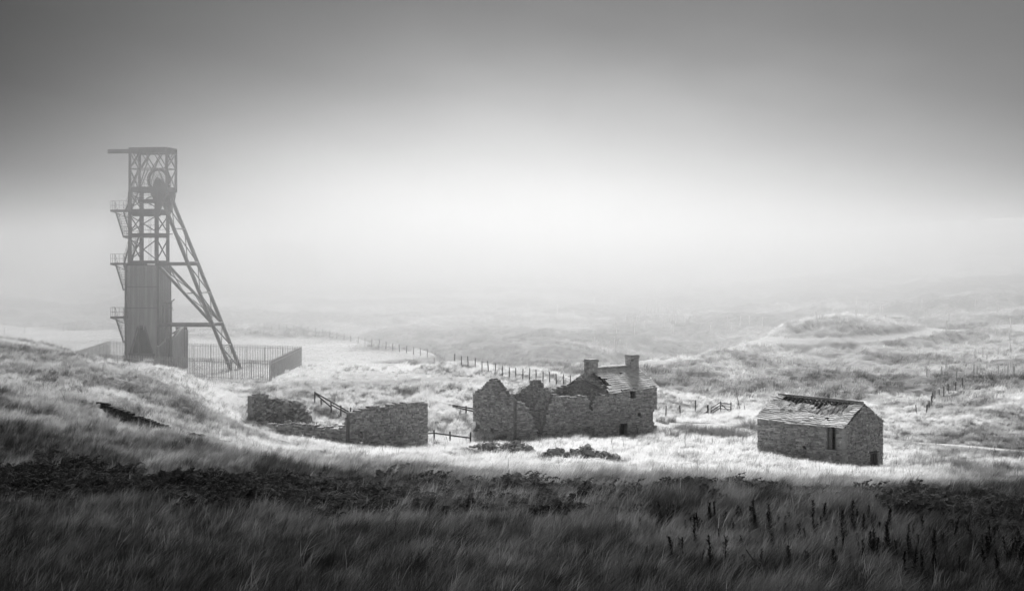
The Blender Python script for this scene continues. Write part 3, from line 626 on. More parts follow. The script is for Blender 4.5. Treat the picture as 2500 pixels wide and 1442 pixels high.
for (a, b) in ((CX0, -.24), (CX1, -.24), (CX1, S + .2)): c = MB(); c.beam(T(a, b, GZ), T(a, b, CZ), .22, .22, up=e23); c.build('corner_angle', STEEL, hf)
for y in (700, 752): c = MB(); c.beam(T(CX0, -.245, zy(y)), T(CX1, -.245, zy(y)), .05, .07); c.build('sheet_joint', STEEL, hf)
# the loading chute in the opening
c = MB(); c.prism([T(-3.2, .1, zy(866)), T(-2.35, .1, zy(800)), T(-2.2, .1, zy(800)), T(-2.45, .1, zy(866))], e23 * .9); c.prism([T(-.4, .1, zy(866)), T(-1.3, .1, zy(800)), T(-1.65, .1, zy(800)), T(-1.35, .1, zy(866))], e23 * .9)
c.box(T(-1.85, .5, zy(840)), e13 * .28, e23 * .3, (0, 0, 1.7)); c.build('chute', SHADOW, hf)
c = MB(); c.ibeam(T(CX0 + .4, -.32, zy(868)), T(-.1, -.32, zy(868)), .3, .55); c.beam(T(CX0 + .3, -.3, zy(880)), T(-2.3, -.3, zy(796)), .1, .14); c.beam(T(-.15, -.3, zy(880)), T(-1.4, -.3, zy(796)), .1, .14)
c.beam(T(-1.8, -.1, GZ), T(-1.8, -.1, zy(870)), .3, .25); c.beam(T(-2.4, -.1, GZ), T(-1.9, -.1, zy(872)), .12); c.build('chute_frame', STEEL, hf)
c = MB(); c.box(T(-1.85, .9, (GZ + zy(882)) / 2), e13 * 1.6, e23 * .05, (0, 0, (zy(882) - GZ) / 2)); c.build('bin_panel', CLAD, hf)
# top cage
ca0, ca1, cb = -3.4, 1.24, 2.9; zt0, zt1 = zy(468), zy(362)
for (a, b) in ((ca0, 0), (ca1, 0), (ca1, cb), (ca0, cb)):
    p = MB(); p.ibeam(T(a, b, zt0), T(a, b, zt1), .26, .26, up=e23); p.build('cage_post', STEEL, hf)
g = MB(); ring(g, zy(462), .62, .2, ca0, ca1, 0, cb)
g.box(T((ca0 + ca1) / 2 - .3, cb / 2, zy(458)), e13 * ((ca1 - ca0) / 2 - .3), e23 * (cb / 2), (0, 0, .04)); g.build('wheel_deck', STEEL, hf)
g = MB()
for b in (0, cb):
    n = 3; wd = (ca1 - ca0) / n
    for i in range(n):
        a0, a1 = ca0 + i * wd, ca0 + (i + 1) * wd; zm = zy(411)
        g.beam(T(a0, b, zm + .1), T(a0 + wd * .75, b, zt1 - .5), .1); g.beam(T(a1, b, zm + .1), T(a0 + wd * .25, b, zt1 - .5), .1)
    g.beam(T(ca0, b, zm), T(ca1, b, zm), .1)
    g.beam(T(ca0, b, zt0 + .4), T(ca0 + wd * .7, b, zm), .1); g.beam(T(ca0 + wd * .75, b, zt0 + .4), T(ca0 + wd * 1.5, b, zt1 - 1.3), .11); g.beam(T(ca1, b, zt0 + .4), T(ca1 - wd * .7, b, zm), .1)
for a in (ca0, ca1):
    zm = zy(411); g.beam(T(a, 0, zm), T(a, cb, zt1 - .4), .12); g.beam(T(a, cb, zm), T(a, 0, zt1 - .4), .12); g.beam(T(a, 0, zm), T(a, cb, zm), .1); g.beam(T(a, 0, zt0 + .3), T(a, cb, zm), .12); g.beam(T(a, cb, zt0 + .3), T(a, 0, zm), .12)
g.build('cage_bracing', STEEL, hf)
g = MB(); ring(g, zy(367), .62, .22, ca0, ca1, 0, cb); g.box(T((ca0 + ca1) / 2, cb / 2, zy(360.5)), e13 * ((ca1 - ca0) / 2 + .12), e23 * (cb / 2 + .15), (0, 0, .05)); g.build('cage_roof', STEEL, hf)
g = MB(); g.ibeam(T(-6.5, .6, zy(367.5)), T(ca1, .6, zy(367.5)), .25, .52); g.ibeam(T(-6.5, .95, zy(367.5)), T(ca1, .95, zy(367.5)), .25, .5); g.build('runway_beam', STEEL, hf)
# winding wheel
wc = T(-.42, 1.55, zy(437)); wr = 1.42
def annulus(mb, c, r0, r1, th, n=44, off=0):
    for i in range(n):
        t0, t1 = 2 * math.pi * i / n, 2 * math.pi * (i + 1) / n
        def q(r, t, o): return c + e13 * (r * math.cos(t)) + Vector((0, 0, r * math.sin(t))) + e23 * o
        mb.hexa([q(r0, t0, off - th / 2), q(r0, t1, off - th / 2), q(r1, t1, off - th / 2), q(r1, t0, off - th / 2), q(r0, t0, off + th / 2), q(r0, t1, off + th / 2), q(r1, t1, off + th / 2), q(r1, t0, off + th / 2)], .4)
m_ = MB(); annulus(m_, wc, wr - .34, wr - .1, .22); annulus(m_, wc, wr - .12, wr, .06, off=-.14); annulus(m_, wc, wr - .12, wr, .06, off=.14); wh = m_.build('winding_wheel', STEEL, hf)
m_ = MB()
for i in range(28):
    t = 2 * math.pi * i / 28; s = .1 * (1 if i % 2 else -1); m_.tube(wc + e23 * s + e13 * (.2 * math.cos(t)) + Vector((0, 0, .2 * math.sin(t))), wc + e13 * ((wr - .3) * math.cos(t)) + Vector((0, 0, (wr - .3) * math.sin(t))), .034, n=5)
m_.build('spokes', STEEL, wh)
m_ = MB(); m_.tube(wc - e23 * .3, wc + e23 * .3, .27, n=14); m_.tube(wc - e23 * .75, wc + e23 * .75, .1, n=10); m_.build('hub', STEEL, wh)
for s in (-.6, .6): m_ = MB(); m_.prism([wc + e23 * s + e13 * a + Vector((0, 0, z)) for a, z in ((-.6, -1.2), (-.4, -.45), (-.2, .05), (.2, .05), (.5, -.45), (.9, -1.2))], e23 * .12); m_.build('bearing_frame', STEEL, hf)
m_ = MB()
for s in (-.3, .26): m_.prism([wc + e23 * s + Vector((0, 0, z)) + e13 * a for a, z in ((.62, 1.15), (1.05, .75), (1.42, .1), (1.45, -.7), (1.2, -1.3), (.9, -1.2), (1.1, -.2), (.95, .5))], e23 * .04)
m_.prism([wc - e23 * .3 + Vector((0, 0, z)) + e13 * a for a, z in ((1.42, .1), (1.45, -.7), (1.49, -.7), (1.46, .1))], e23 * .6); m_.build('wheel_guard', STEEL, hf)
for b in (0, S): m_ = MB(); m_.prism([T(a, b - .05, zy(y)) for a, y in ((-.9, 468), (1.0, 468), (1.0, 478), (.75, 500), (.2, 530), (-.2, 530), (-.25, 495))], e23 * .1); m_.build('gusset', STEEL, hf)
# backstay
LT = zy(478); FA = 9.45
def leg(b, z): t = (LT - z) / (LT - GZ); return T(.45 + (FA - .45) * t, b, z)
for b in (.05, S - .05):
    p = MB(); p.ibeam(leg(b, LT), leg(b, GZ), .3, .38, up=e13); p.build('backstay_leg', STEEL, hf)
def lev(py): return zy(py) + .0
lv = [zy(478), zy(561), zy(642), zy(717), zy(791), zy(845), GZ + .5]
for z in lv[1:-1]: g = MB(); g.beam(leg(.05, z) + Vector((0, 0, .15)), leg(S - .05, z) + Vector((0, 0, .15)), .16, .14); g.build('backstay_strut', STEELL, hf)
g = MB()
for z0, z1 in zip(lv[:-1], lv[1:]): g.beam(leg(.05, z0), leg(S - .05, z1), .1); g.beam(leg(S - .05, z0), leg(.05, z1), .1)
g.build('backstay_lacing', STEEL, hf)
for b in (.1, S - .1):
    p = MB(); p.ibeam(T(0, b, zy(644)), leg(b, zy(788)), .26, .34); p.build('raking_strut', STEEL, hf)
g = MB()
mid = [T(0, b, zy(644)).lerp(leg(b, zy(788)), .5) for b in (.1, S - .1)]; st = [T(0, b, zy(644)) for b in (.1, S - .1)]; en = [leg(b, zy(788)) for b in (.1, S - .1)]
g.beam(mid[0], mid[1], .13); g.beam(st[0], mid[1], .11); g.beam(st[1], mid[0], .11); g.beam(mid[0], en[1], .11); g.beam(mid[1], en[0], .11); g.build('strut_lacing', STEEL, hf)
for py, hh in ((644, .42), (793, .4)):
    for b in (.1, S - .1):
        p = MB(); p.ibeam(T(0, b, zy(py)), leg(b, zy(py)), .24, hh); p.build('tie_beam', STEEL, hf)
g = MB(); z = zy(793); 
for i in range(3): a = 1.5 + i * 1.9; g.beam(T(a, .1, z), T(a + 1.9, S - .1, z), .1)
g.build('plan_bracing', STEEL, hf)
# stairs on the outside: three front landings, back landings between, flights along b
def stair(lane, za, ba, zb, bb, nm='stair'):
    a0, a1 = lane; m_ = MB()
    for a in (a0, a1): m_.beam(T(a, ba, za), T(a, bb, zb), .06, .26)
    n = int(abs(za - zb) / .2)
    for i in range(1, n):
        t = i / n; m_.box(T((a0 + a1) / 2, ba + (bb - ba) * t, za + (zb - za) * t), e13 * ((a1 - a0) / 2), e23 * .12, (0, 0, .022))
    st = m_.build(nm, STEEL, hf)
    m_ = MB()
    for a in (a0, a1):
        for hgt in (.55, 1.05): m_.tube(T(a, ba, za + hgt), T(a, bb, zb + hgt), .022, n=5)
        for i in range(5): t = i / 4; p = T(a, ba + (bb - ba) * t, za + (zb - za) * t); m_.tube(p, p + Vector((0, 0, 1.05)), .022, n=5)
    m_.build('handrail', STEEL, st)
def landing(a0, a1, b0, b1, z):
    m_ = MB(); m_.box(T((a0 + a1) / 2, (b0 + b1) / 2, z), e13 * (a1 - a0) / 2, e23 * (b1 - b0) / 2, (0, 0, .04))
    for p, q in (((a0, b0), (a1, b0)), ((a0, b1), (a1, b1)), ((a0, b0), (a0, b1))): m_.beam(T(*p, z - .1), T(*q, z - .1), .08, .26)
    m_.beam(T(a0 + .1, b0, z - .15), T(a1, b0, z - .95), .08); ld = m_.build('landing', STEEL, hf)
    m_ = MB()
    for p, q in (((a0, b0), (a1, b0)), ((a0, b0), (a0, b1))):
        for hgt in (.55, 1.1): m_.tube(T(*p, z + hgt), T(*q, z + hgt), .022, n=5)
        for i in range(3): t = i / 2; r = T(p[0] + (q[0] - p[0]) * t, p[1] + (q[1] - p[1]) * t, z); m_.tube(r, r + Vector((0, 0, 1.1)), .022, n=5)
    m_.build('railing', STEEL, ld)
for zf0, zb0 in ((zy(512), zy(574)), (zy(642), zy(706)), (zy(773), zy(836))):
    landing(-5.75, -3.55, -.25, .95, zf0); landing(-5.65, -3.5, 3.15, 4.2, zb0)
    stair((-5.65, -4.65), zf0, .9, zb0, 3.2)
stair((-4.5, -3.6), zy(574), 3.2, zy(642), .9); stair((-4.5, -3.6), zy(706), 3.2, zy(773), .9); stair((-4.3, -3.6), zy(458), 3.2, zy(512), .9); stair((-4.5, -3.6), zy(836), 3.2, GZ + .3, -.2)
def rail(mb, pts, h=1.05, rungs=(.5, 1.05)):
    for p, q in zip(pts[:-1], pts[1:]):
        for r in rungs: mb.tube(p + Vector((0, 0, r)), q + Vector((0, 0, r)), .024, n=5)
        for i in range(4): c = p.lerp(q, i / 3); mb.tube(c, c + Vector((0, 0, h)), .024, n=5)
for pts_, h_, ru in (([T(ca0, 0, zy(456)), T(-1.6, 0, zy(456)), T(-1.6, cb, zy(456)), T(ca0, cb, zy(456)), T(ca0, 0, zy(456))], 1.05, (.5, 1.05)), ([T(-S, S, zy(569)), T(0, S, zy(569))], 1.05, (.5, 1.05)), ([T(-2.6, .3, zy(487)), T(-.4, .3, zy(487))], .55, (.25, .55))):
    g = MB(); rail(g, pts_, h_, ru); g.build('guard_rail', STEEL, hf)

# ------------------------------------------------------------------ concrete hut behind the tower leg
hut = thing('concrete_hut', 'low roofless concrete hut with a dark opening standing behind the headframe', 'hut', T(2.3, 3, -12.6))
def slab(mb, p, q, z0a, z0b, z1a, z1b, th=.16):
    n = Vector((p.y - q.y, q.x - p.x, 0)).normalized() * th / 2
    a, b = Vector((p.x, p.y, 0)), Vector((q.x, q.y, 0))
    mb.hexa([a - n + Vector((0, 0, z0a)), b - n + Vector((0, 0, z0b)), b + n + Vector((0, 0, z0b)), a + n + Vector((0, 0, z0a)), a - n + Vector((0, 0, z1a)), b - n + Vector((0, 0, z1b)), b + n + Vector((0, 0, z1b)), a + n + Vector((0, 0, z1a))])
c = MB(); slab(c, T(.35, -.5, 0), T(.45, 2.4, 0), GZ, GZ, zy(846), zy(826)); slab(c, T(1.55, .9, 0), T(1.65, 4.3, 0), GZ, GZ, zy(829), zy(800)); slab(c, T(.45, 4.4, 0), T(2.2, 4.4, 0), GZ, GZ, zy(815), zy(808)); c.build('wall', CONC, hut)
c = MB(); 
for p, q, a, b in ((T(.35, -.5, 0), T(.45, 2.4, 0), zy(846), zy(826)), (T(1.55, .9, 0), T(1.65, 4.3, 0), zy(829), zy(800))): c.beam((p.x, p.y, a + .06), (q.x, q.y, b + .06), .3, .1)
c.build('coping', LINT, hut)
c = MB(); c.beam(T(1.62, 4.4, GZ), T(1.62, 4.4, zy(800)), .3, .3); c.beam(T(1.45, .8, GZ), T(1.45, .8, zy(735)), .24, .24); c.beam(T(1.0, .6, GZ + 2.5), T(1.0, .6, zy(738)), .28, .3); c.ibeam(T(.6, 4.4, zy(805)), T(2.1, 4.4, zy(805)), .2, .35); c.beam(T(1.4, 1.5, zy(815)), T(1.5, 4.4, zy(802)), .14, .2); c.build('frame', STEEL, hut)
c = MB(); c.box(T(1.0, 2.4, GZ + 2), e13 * .5, e23 * .1, (0, 0, 2)); c.build('door', SHADOW, hut)  # near-black slab standing in for the shade of the opening, no real door
c = MB(); z = zy(737); c.beam(T(.7, .7, z), T(1.6, .7, z), .3, .35)
c.prism([T(.75, .7, zy(y)) + e13 * a for a, y in ((-.05, 745), (.25, 745), (.3, 790), (.05, 800))], e23 * .3); c.beam(T(1.4, .7, zy(740)), T(1.95, .7, zy(730)), .08, .12); c.beam(T(1.1, .7, zy(752)), T(1.7, .7, zy(752)), .1, .14); c.beam(T(1.4, .7, zy(757)), T(1.85, .7, zy(757)), .06); c.beam(T(.8, .7, zy(800)), T(.95, .7, zy(830)), .2); c.tube(T(.55, .5, zy(790)), T(.55, .5, zy(746)), .1); c.build('pulley_bracket', STEEL, hut)

# ------------------------------------------------------------------ palisade fence round the shaft: pales in panels, a post at each joint
PF = [P2(660, 157.5), P2(737, 186), P2(268, 200), P2(172, 172), P2(660, 157.5)]
pf = thing('palisade_fence', 'grey steel palisade security fence enclosing the foot of the headframe', 'fence', (*P2(480, 178), -12.6))
for (p, q) in zip(PF[:-1], PF[1:]):
    p, q = Vector(p), Vector(q); Lf = (q - p).length; n = max(1, round(Lf / 2.75)); d = (q - p) / Lf; nn = Vector((-d.y, d.x))
    for i in range(n):
        a, b = p + d * (Lf * i / n), p + d * (Lf * (i + 1) / n); z0, z1 = float(tps([a.x], [a.y])[0]), float(tps([b.x], [b.y])[0])
        z0 = z1 = -12.55
        mb = MB(); k = 11
        for j in range(k):
            t = (j + .5) / k; x, y = a + (b - a) * t; z = z0 + (z1 - z0) * t
            hw = d.to_3d() * .045; th = nn.to_3d() * .012; c = Vector((x, y, z - .15))
            mb.hexa([c - hw - th, c + hw - th, c + hw + th, c - hw + th] + [v + Vector((0, 0, 2.48)) for v in (c - hw - th, c + hw - th, c + hw + th, c - hw + th)], .5)
            mb.prism([c + Vector((0, 0, 2.48)) - hw, c + Vector((0, 0, 2.48)) + hw, c + Vector((0, 0, 2.6))], th)
        for hgt in (.35, 2.05): mb.beam((a.x, a.y, z0 + hgt), (b.x, b.y, z1 + hgt), .05, .05)
        mb.build('fence_panel', PAL, pf)
        mb = MB(); mb.beam((a.x + nn.x * .06, a.y + nn.y * .06, z0 - .4), (a.x + nn.x * .06, a.y + nn.y * .06, z0 + 2.2), .06, .06); mb.build('post', PAL, pf)

# ------------------------------------------------------------------ post and wire fences, rails, gate
def post(par, x, y, h, w=.11, lean=(0, 0), m=None, nm='post', r=None):
    z = hz(x, y); mb = MB(); r = r or random.Random(int(x * 97 + y * 13))
    mb.tube((x, y, z - .3), (x + lean[0] + r.gauss(0, .03), y + lean[1], z + h), w * .55, w * .48, 7); return mb.build(nm, m or WOOD, par)
def wirefence(name, label, pl, step, h=1.15, w=.11, wires=(.35, .7, 1.0), grp=None):
    r = random.Random(len(pl) * 7 + int(pl[0][1])); pts = []
    for a, b in zip(pl[:-1], pl[1:]):
        k = max(1, round(math.hypot(b[0] - a[0], b[1] - a[1]) / step))
        for i in range(k): pts.append((a[0] + (b[0] - a[0]) * i / k, a[1] + (b[1] - a[1]) * i / k))
    pts.append(pl[-1]); mx = sum(p[0] for p in pts) / len(pts); my = sum(p[1] for p in pts) / len(pts)
    rt = thing(name, label, 'fence', (mx, my, hz(mx, my))); tops = []
    for x, y in pts: post(rt, x, y, h + r.gauss(0, .05), w, (r.gauss(0, .05), 0)); tops.append(Vector((x, y, hz(x, y))))
    mb = MB()
    for a, b in zip(tops[:-1], tops[1:]):
        for hh in wires: mb.tube(a + Vector((0, 0, hh)), b + Vector((0, 0, hh)), .006, n=3)
    mb.build('wire', STEEL, rt); return rt
fx = np.array([645, 700, 760, 870, 950, 1030, 1090, 1150, 1230, 1310, 1400]); fyy = np.array([805, 806, 812, 838, 855, 868, 880, 900, 918, 930, 945])
main = []
for i in range(46):
    t = (i / 45) ** .97; px = 645 + (1408 - 645) * t; py = float(np.interp(px, fx, fyy)); D = Dfor(px, py, 140, 320) or 12.5 * F / (py - 650); main.append(P2(px, min(D, 12.9 * F / (py - 650))))
wirefence('wire_fence', 'long post and wire fence curving over the pale terrace from the headframe to the farmhouse', main, 50, 1.1, .11)
wirefence('wire_fence', 'short line of fence posts between the farmhouse and the timber gate', [P2(1625, 166), P2(1661, 167.5), P2(1698, 169)], 1.8, 1.25, .14)
wirefence('wire_fence', 'faint line of fence posts on the far terrace left of the headframe', [P2(-40, 262), P2(60, 275), P2(155, 285), P2(250, 295)], 7.5, 1.3, .12)
wirefence('wire_fence', 'row of stubby fence posts in rough grass right of the barn', [P2(2238, 176), P2(2262, 178), P2(2282, 192), P2(2315, 196), P2(2350, 198)], 1.9, 1.2, .12)
gt = thing('timber_gate', 'broken timber gate between leaning posts beside the farmhouse track', 'gate', (*P2(1760, 169.5), hz(*P2(1760, 169.5))))
gx = [(1728, 168.5, 1.45, .2, 0), (1736, 168.7, 1.2, .11, 0), (1759, 169.5, 1.3, .13, 0), (1784, 170.5, 1.25, .13, 0), (1800, 171.5, .9, .07, 0), (1807, 171.5, 1.5, .1, -.25), (1820, 172, .8, .08, -.1)]
for a, D, h, wd, ln in gx: post(gt, *P2(a, D), h, wd, (ln, 0))
mb = MB()
def gz_(px, D, h): x, y = P2(px, D); return Vector((x, y, hz(x, y) + h))
for h in (.45, .75, 1.1): mb.beam(gz_(1736, 168.7, h), gz_(1759, 169.5, h + .1), .04, .08); mb.beam(gz_(1759, 169.5, h), gz_(1784, 170.5, h - .05), .04, .08)
mb.beam(gz_(1759, 169.5, 1.0), gz_(1783, 170.5, .1), .06, .09); mb.build('rail', WOOD, gt)
mb = MB(); mb.beam(gz_(1712, 168.2, .0), gz_(1727, 168.5, .6), .1, .25); mb.prism([gz_(1712, 168.2, 0), gz_(1727, 168.5, 0), gz_(1727, 168.5, .75)], (0, .08, 0)); mb.build('brace', WOOD, gt)
def railfence(name, label, posts, rails, ph_=1.1, m=WOOD, w=.15):
    x0, y0 = P2(posts[0][0], posts[0][1]); rt = thing(name, label, 'fence', (x0, y0, hz(x0, y0)))
    for q in posts: post(rt, *P2(q[0], q[1]), q[2] if len(q) > 2 else ph_, w)
    mb = MB()
    for (a, b, h0, h1) in rails: mb.beam(gz_(posts[a][0], posts[a][1], h0), gz_(posts[b][0], posts[b][1], h1), .07, .13)
    mb.build('rail', m, rt); return rt
railfence('rail_fence', 'low timber rail fence joining the left ruin to the farmhouse', [(1036, 138), (1060, 137.5), (1099, 137), (1148, 136.5)], [(0, 1, .85, .85), (1, 2, .85, .8), (2, 3, .78, .62)], 1.15)
railfence('rail_fence', 'sagging broken timber rail fence behind the ragged tall wall of the left ruin', [(768, 148, 1.1), (785, 147, .9), (809, 146, 1.0), (832, 145.5, 1.0), (856, 145, 1.1)], [(0, 4, 1.0, .55), (0, 2, .95, .5), (2, 4, .75, .35)])
railfence('rail_fence', 'timber rail fence running up to the corner of the farmhouse gable', [(1088, 150, .25), (1115, 148, .6), (1138, 147, .9), (1162, 145.5, 1.5)], [(0, 3, .2, 1.35), (0, 3, .1, 1.1)])
railfence('hurdle', 'grey timber hurdle on the crest of the grassy hummock', [(2113, 286), (2126, 286.5), (2144, 287), (2162, 287.5), (2180, 288), (2200, 288.5)], [(0, 5, .25, .2), (0, 5, .55, .5), (0, 5, .85, .85), (0, 5, 1.1, 1.05)], 1.2, w=.12)
railfence('old_rails', 'old rails lying on the terrace at the far left', [(-20, 228, .1), (30, 228, .2), (105, 231, .15)], [(0, 2, .3, .3), (1, 2, .5, .45)])
mb = MB(); mb.tube(gz_(1553, 146.5, 1.35), gz_(1561, 145.2, -.1), .06, .05, 6); tag(mb.build('timber_prop', BEAM), 'pale length of timber leaning on the farmhouse front beside its doorway', 'timber')
mb = MB(); p = gz_(1822, 42.5, .55); q = gz_(1885, 40.5, .1); mb.tube(p, p.lerp(q, .5) + Vector((0, 0, .06)), .018, .02, 6); mb.tube(p.lerp(q, .5) + Vector((0, 0, .06)), q, .02, .022, 6); tag(mb.build('fallen_stick', DOCK), 'bare fallen stick slanting through the dark foreground grass', 'stick')

# ------------------------------------------------------------------ tree guards
gm = MB(); gm.tube((0, 0, -.15), (0, 0, 1.4), .085, .085, 8); g0 = gm.build('tree_guard', TUBE); gme = g0.data; bpy.data.objects.remove(g0)
def guards(lst, label, grp):
    r = random.Random(len(lst))
    for px, py, D in lst:
        x, y = P2(px, D); o = bpy.data.objects.new('tree_guard', gme); C.objects.link(o); o.location = (x, y, hz(x, y)); o.rotation_euler = (r.gauss(0, .04), r.gauss(0, .05), 0); s = D / 235 * r.uniform(.85, 1.25); o.scale = (s, s, s)
        tag(o, label, 'tree guard', grp)
def place(lst, label, grp, lo=200):
    q = [(a, b, Dfor(a, b, lo)) for a, b in lst]; guards([t for t in q if t[2]], label, grp)
place([(1500, 795), (1527, 790), (1544, 798), (1553, 786), (1560, 784), (1574, 802), (1580, 775), (1590, 775), (1601, 765), (1611, 775), (1621, 800), (1630, 770), (1637, 788), (1645, 762), (1649, 790), (1657, 768), (1694, 780), (1562, 780), (1505, 815), (1549, 818), (1644, 815), (1672, 790)], 'pale tree guard tube in the misty cluster above the farmhouse roof', 'tree guards on the slope above the farmhouse')
place([(1504, 857), (1513, 850), (1529, 851), (1476, 857), (1488, 852), (1499, 850), (1452, 849)], 'pale tree guard tube standing just above the farmhouse chimneys', 'tree guards just above the chimneys')
place([(1776, 800), (1785, 808), (1807, 795), (1830, 795), (1860, 800), (1733, 815), (1994, 780), (2033, 770), (2090, 775), (2148, 768), (2155, 770)], 'faint pale tree guard tube behind the crest of the grassy hummock', 'tree guards beyond the hummock')
place([(2263, 920), (2299, 918), (2310, 905), (2335, 925), (2377, 918), (2386, 915), (2394, 910), (2411, 906), (2380, 875), (2399, 872), (2409, 880), (2438, 916), (2453, 905), (2467, 904), (2475, 920), (2474, 912), (2438, 870), (2467, 865), (2497, 905), (2460, 915)], 'pale tree guard tube in the loose rows right of the grassy hummock', 'tree guards on the right hillside', 195)
place([(2261, 780), (2317, 780), (2435, 770), (2467, 800), (2492, 778), (2120, 765), (2090, 745), (2250, 750), (2380, 750), (2310, 810), (2430, 820), (2465, 830)], 'faint pale tree guard tube on the upper right hillside', 'tree guards on the upper right hillside', 260)
place([(1600, 720), (1615, 715), (1640, 722), (1665, 712), (1690, 718), (1710, 700), (1500, 735), (1450, 745), (1180, 790), (1240, 775), (1245, 780), (1210, 760), (1190, 795), (1290, 760), (1360, 770), (1400, 780)], 'barely visible tree guard tube in the thick mist of the far valley side', 'tree guards lost in the mist', 260)

# ------------------------------------------------------------------ dead docks
dm = []
for v in range(10):
    r = random.Random(40 + v); mb = MB(); h = r.uniform(.75, 1.25); lx = r.gauss(0, .06); ns = r.choice([1, 1, 1, 2])
    for b in range(ns):
        ox = (b - (ns - 1) / 2) * .07; top = Vector((ox * 1.3 + lx, r.gauss(0, .04), h * r.uniform(.6, 1))); bot = Vector((ox * .3, 0, -.1)); mb.tube(bot, top, .012, .006, 5)
        for k in range(130):
            t = .35 + .65 * k / 120; c = bot.lerp(top, t); rr = (.075 * (1.15 - t) + .012) * (.45 + .8 * abs(math.sin(k * .37 + v))); a = r.uniform(0, 6.28); e = Vector((math.cos(a), math.sin(a), r.uniform(.2, 1.4))).normalized(); s = Vector((-math.sin(a), math.cos(a), 0)) * r.uniform(.012, .024)
            q = c + Vector((math.cos(a), math.sin(a), 0)) * rr * r.uniform(.1, 1); l = r.uniform(.04, .11); mb.add([q - s, q + s, q + e * l + s * .3, q + e * l - s * .3], [(0, 1, 2, 3)])
        if r.random() < .6:
            for k in range(3): a = r.uniform(0, 6.28); z = r.uniform(.15, .5) * h; c = bot.lerp(top, z / h); mb.tube(c, c + Vector((math.cos(a) * .1, math.sin(a) * .1, .16)), .006, .004, 4)
    o = mb.build('dead_dock', DOCK); dm.append(o.data); bpy.data.objects.remove(o)
r = random.Random(77); spots = []
for (px, base) in [(1607, 1305), (1671, 1300), (1706, 1300), (1737, 1290), (1765, 1295), (1782, 1300), (1791, 1292), (1834, 1305), (1850, 1312), (1895, 1290), (1915, 1320), (1925, 1285), (1938, 1335), (1947, 1335), (1954, 1335), (1968, 1335), (1976, 1335), (1985, 1300), (1990, 1310), (2005, 1305), (2010, 1285), (2037, 1300), (2055, 1295), (2082, 1300), (2094, 1280), (2108, 1305), (2143, 1310), (2167, 1310), (2042, 1365), (2050, 1358), (2064, 1345), (2090, 1345), (2118, 1378), (2130, 1350), (2155, 1372), (2166, 1350), (2176, 1368), (2186, 1372), (2208, 1388), (2220, 1380), (2256, 1325), (2272, 1338), (2281, 1365), (2300, 1350), (2316, 1330), (2357, 1385), (2380, 1390), (2404, 1365), (2426, 1350), (2465, 1355), (2479, 1395), (2492, 1370), (2497, 1400), (2240, 1360), (2030, 1345), (1885, 1325), (2410, 1385), (2340, 1320)]: spots.append((px, base))
k = len(spots)
for i in range(110): spots.append((2500 - 950 * r.random() ** 1.3, r.uniform(1275, 1415)))
for px, py in spots:
    D = Dfor(px, py, 36, 66)
    if not D: continue
    x, y = P2(px, D); o = bpy.data.objects.new('dead_dock', r.choice(dm)); C.objects.link(o); o.location = (x, y, hz(x, y)); s = r.uniform(.5, 1.1); o.scale = (s * 1.15, s * 1.15, s); o.rotation_euler = (r.gauss(0, .08), r.gauss(0.04, .12), r.uniform(0, 6.28))
    tag(o, 'dark dead dock stalk among the spikes in the dim foreground grass', 'dock plant', 'dead dock stalks in the foreground grass')

# ------------------------------------------------------------------ grass, bracken, rushes
def blades(n, h, wd, spread, lean, seed, curl=.5, seg=3, hv=.35):
    r = np.random.RandomState(seed); V = []; Fc = []
    for i in range(n):
        a = r.uniform(0, 6.28); rad = spread * math.sqrt(r.rand()); bx, by = rad * math.cos(a), rad * math.sin(a)
        hh = h * (1 - hv * r.rand()); dirx = lean[0] + r.randn() * .28; diry = lean[1] + r.randn() * .28; w_ = wd * r.uniform(.6, 1.2); fa = r.uniform(0, 3.14); wx, wy = math.cos(fa) * w_ / 2, math.sin(fa) * w_ / 2 * .6
        k = len(V)
        for s in range(seg + 1):
            t = s / seg; ww = (1 - t) ** .6 if s < seg else 0.05; cx = bx + dirx * hh * t ** (1 + curl); cyy = by + diry * hh * t ** (1 + curl); cz = hh * (t - .22 * curl * t * t * (abs(dirx) + abs(diry)))
            V.append((cx - wx * ww, cyy - wy * ww, cz)); V.append((cx + wx * ww, cyy + wy * ww, cz))
        for s in range(seg): q = k + 2 * s; Fc.append((q, q + 1, q + 3, q + 2))
    return V, Fc
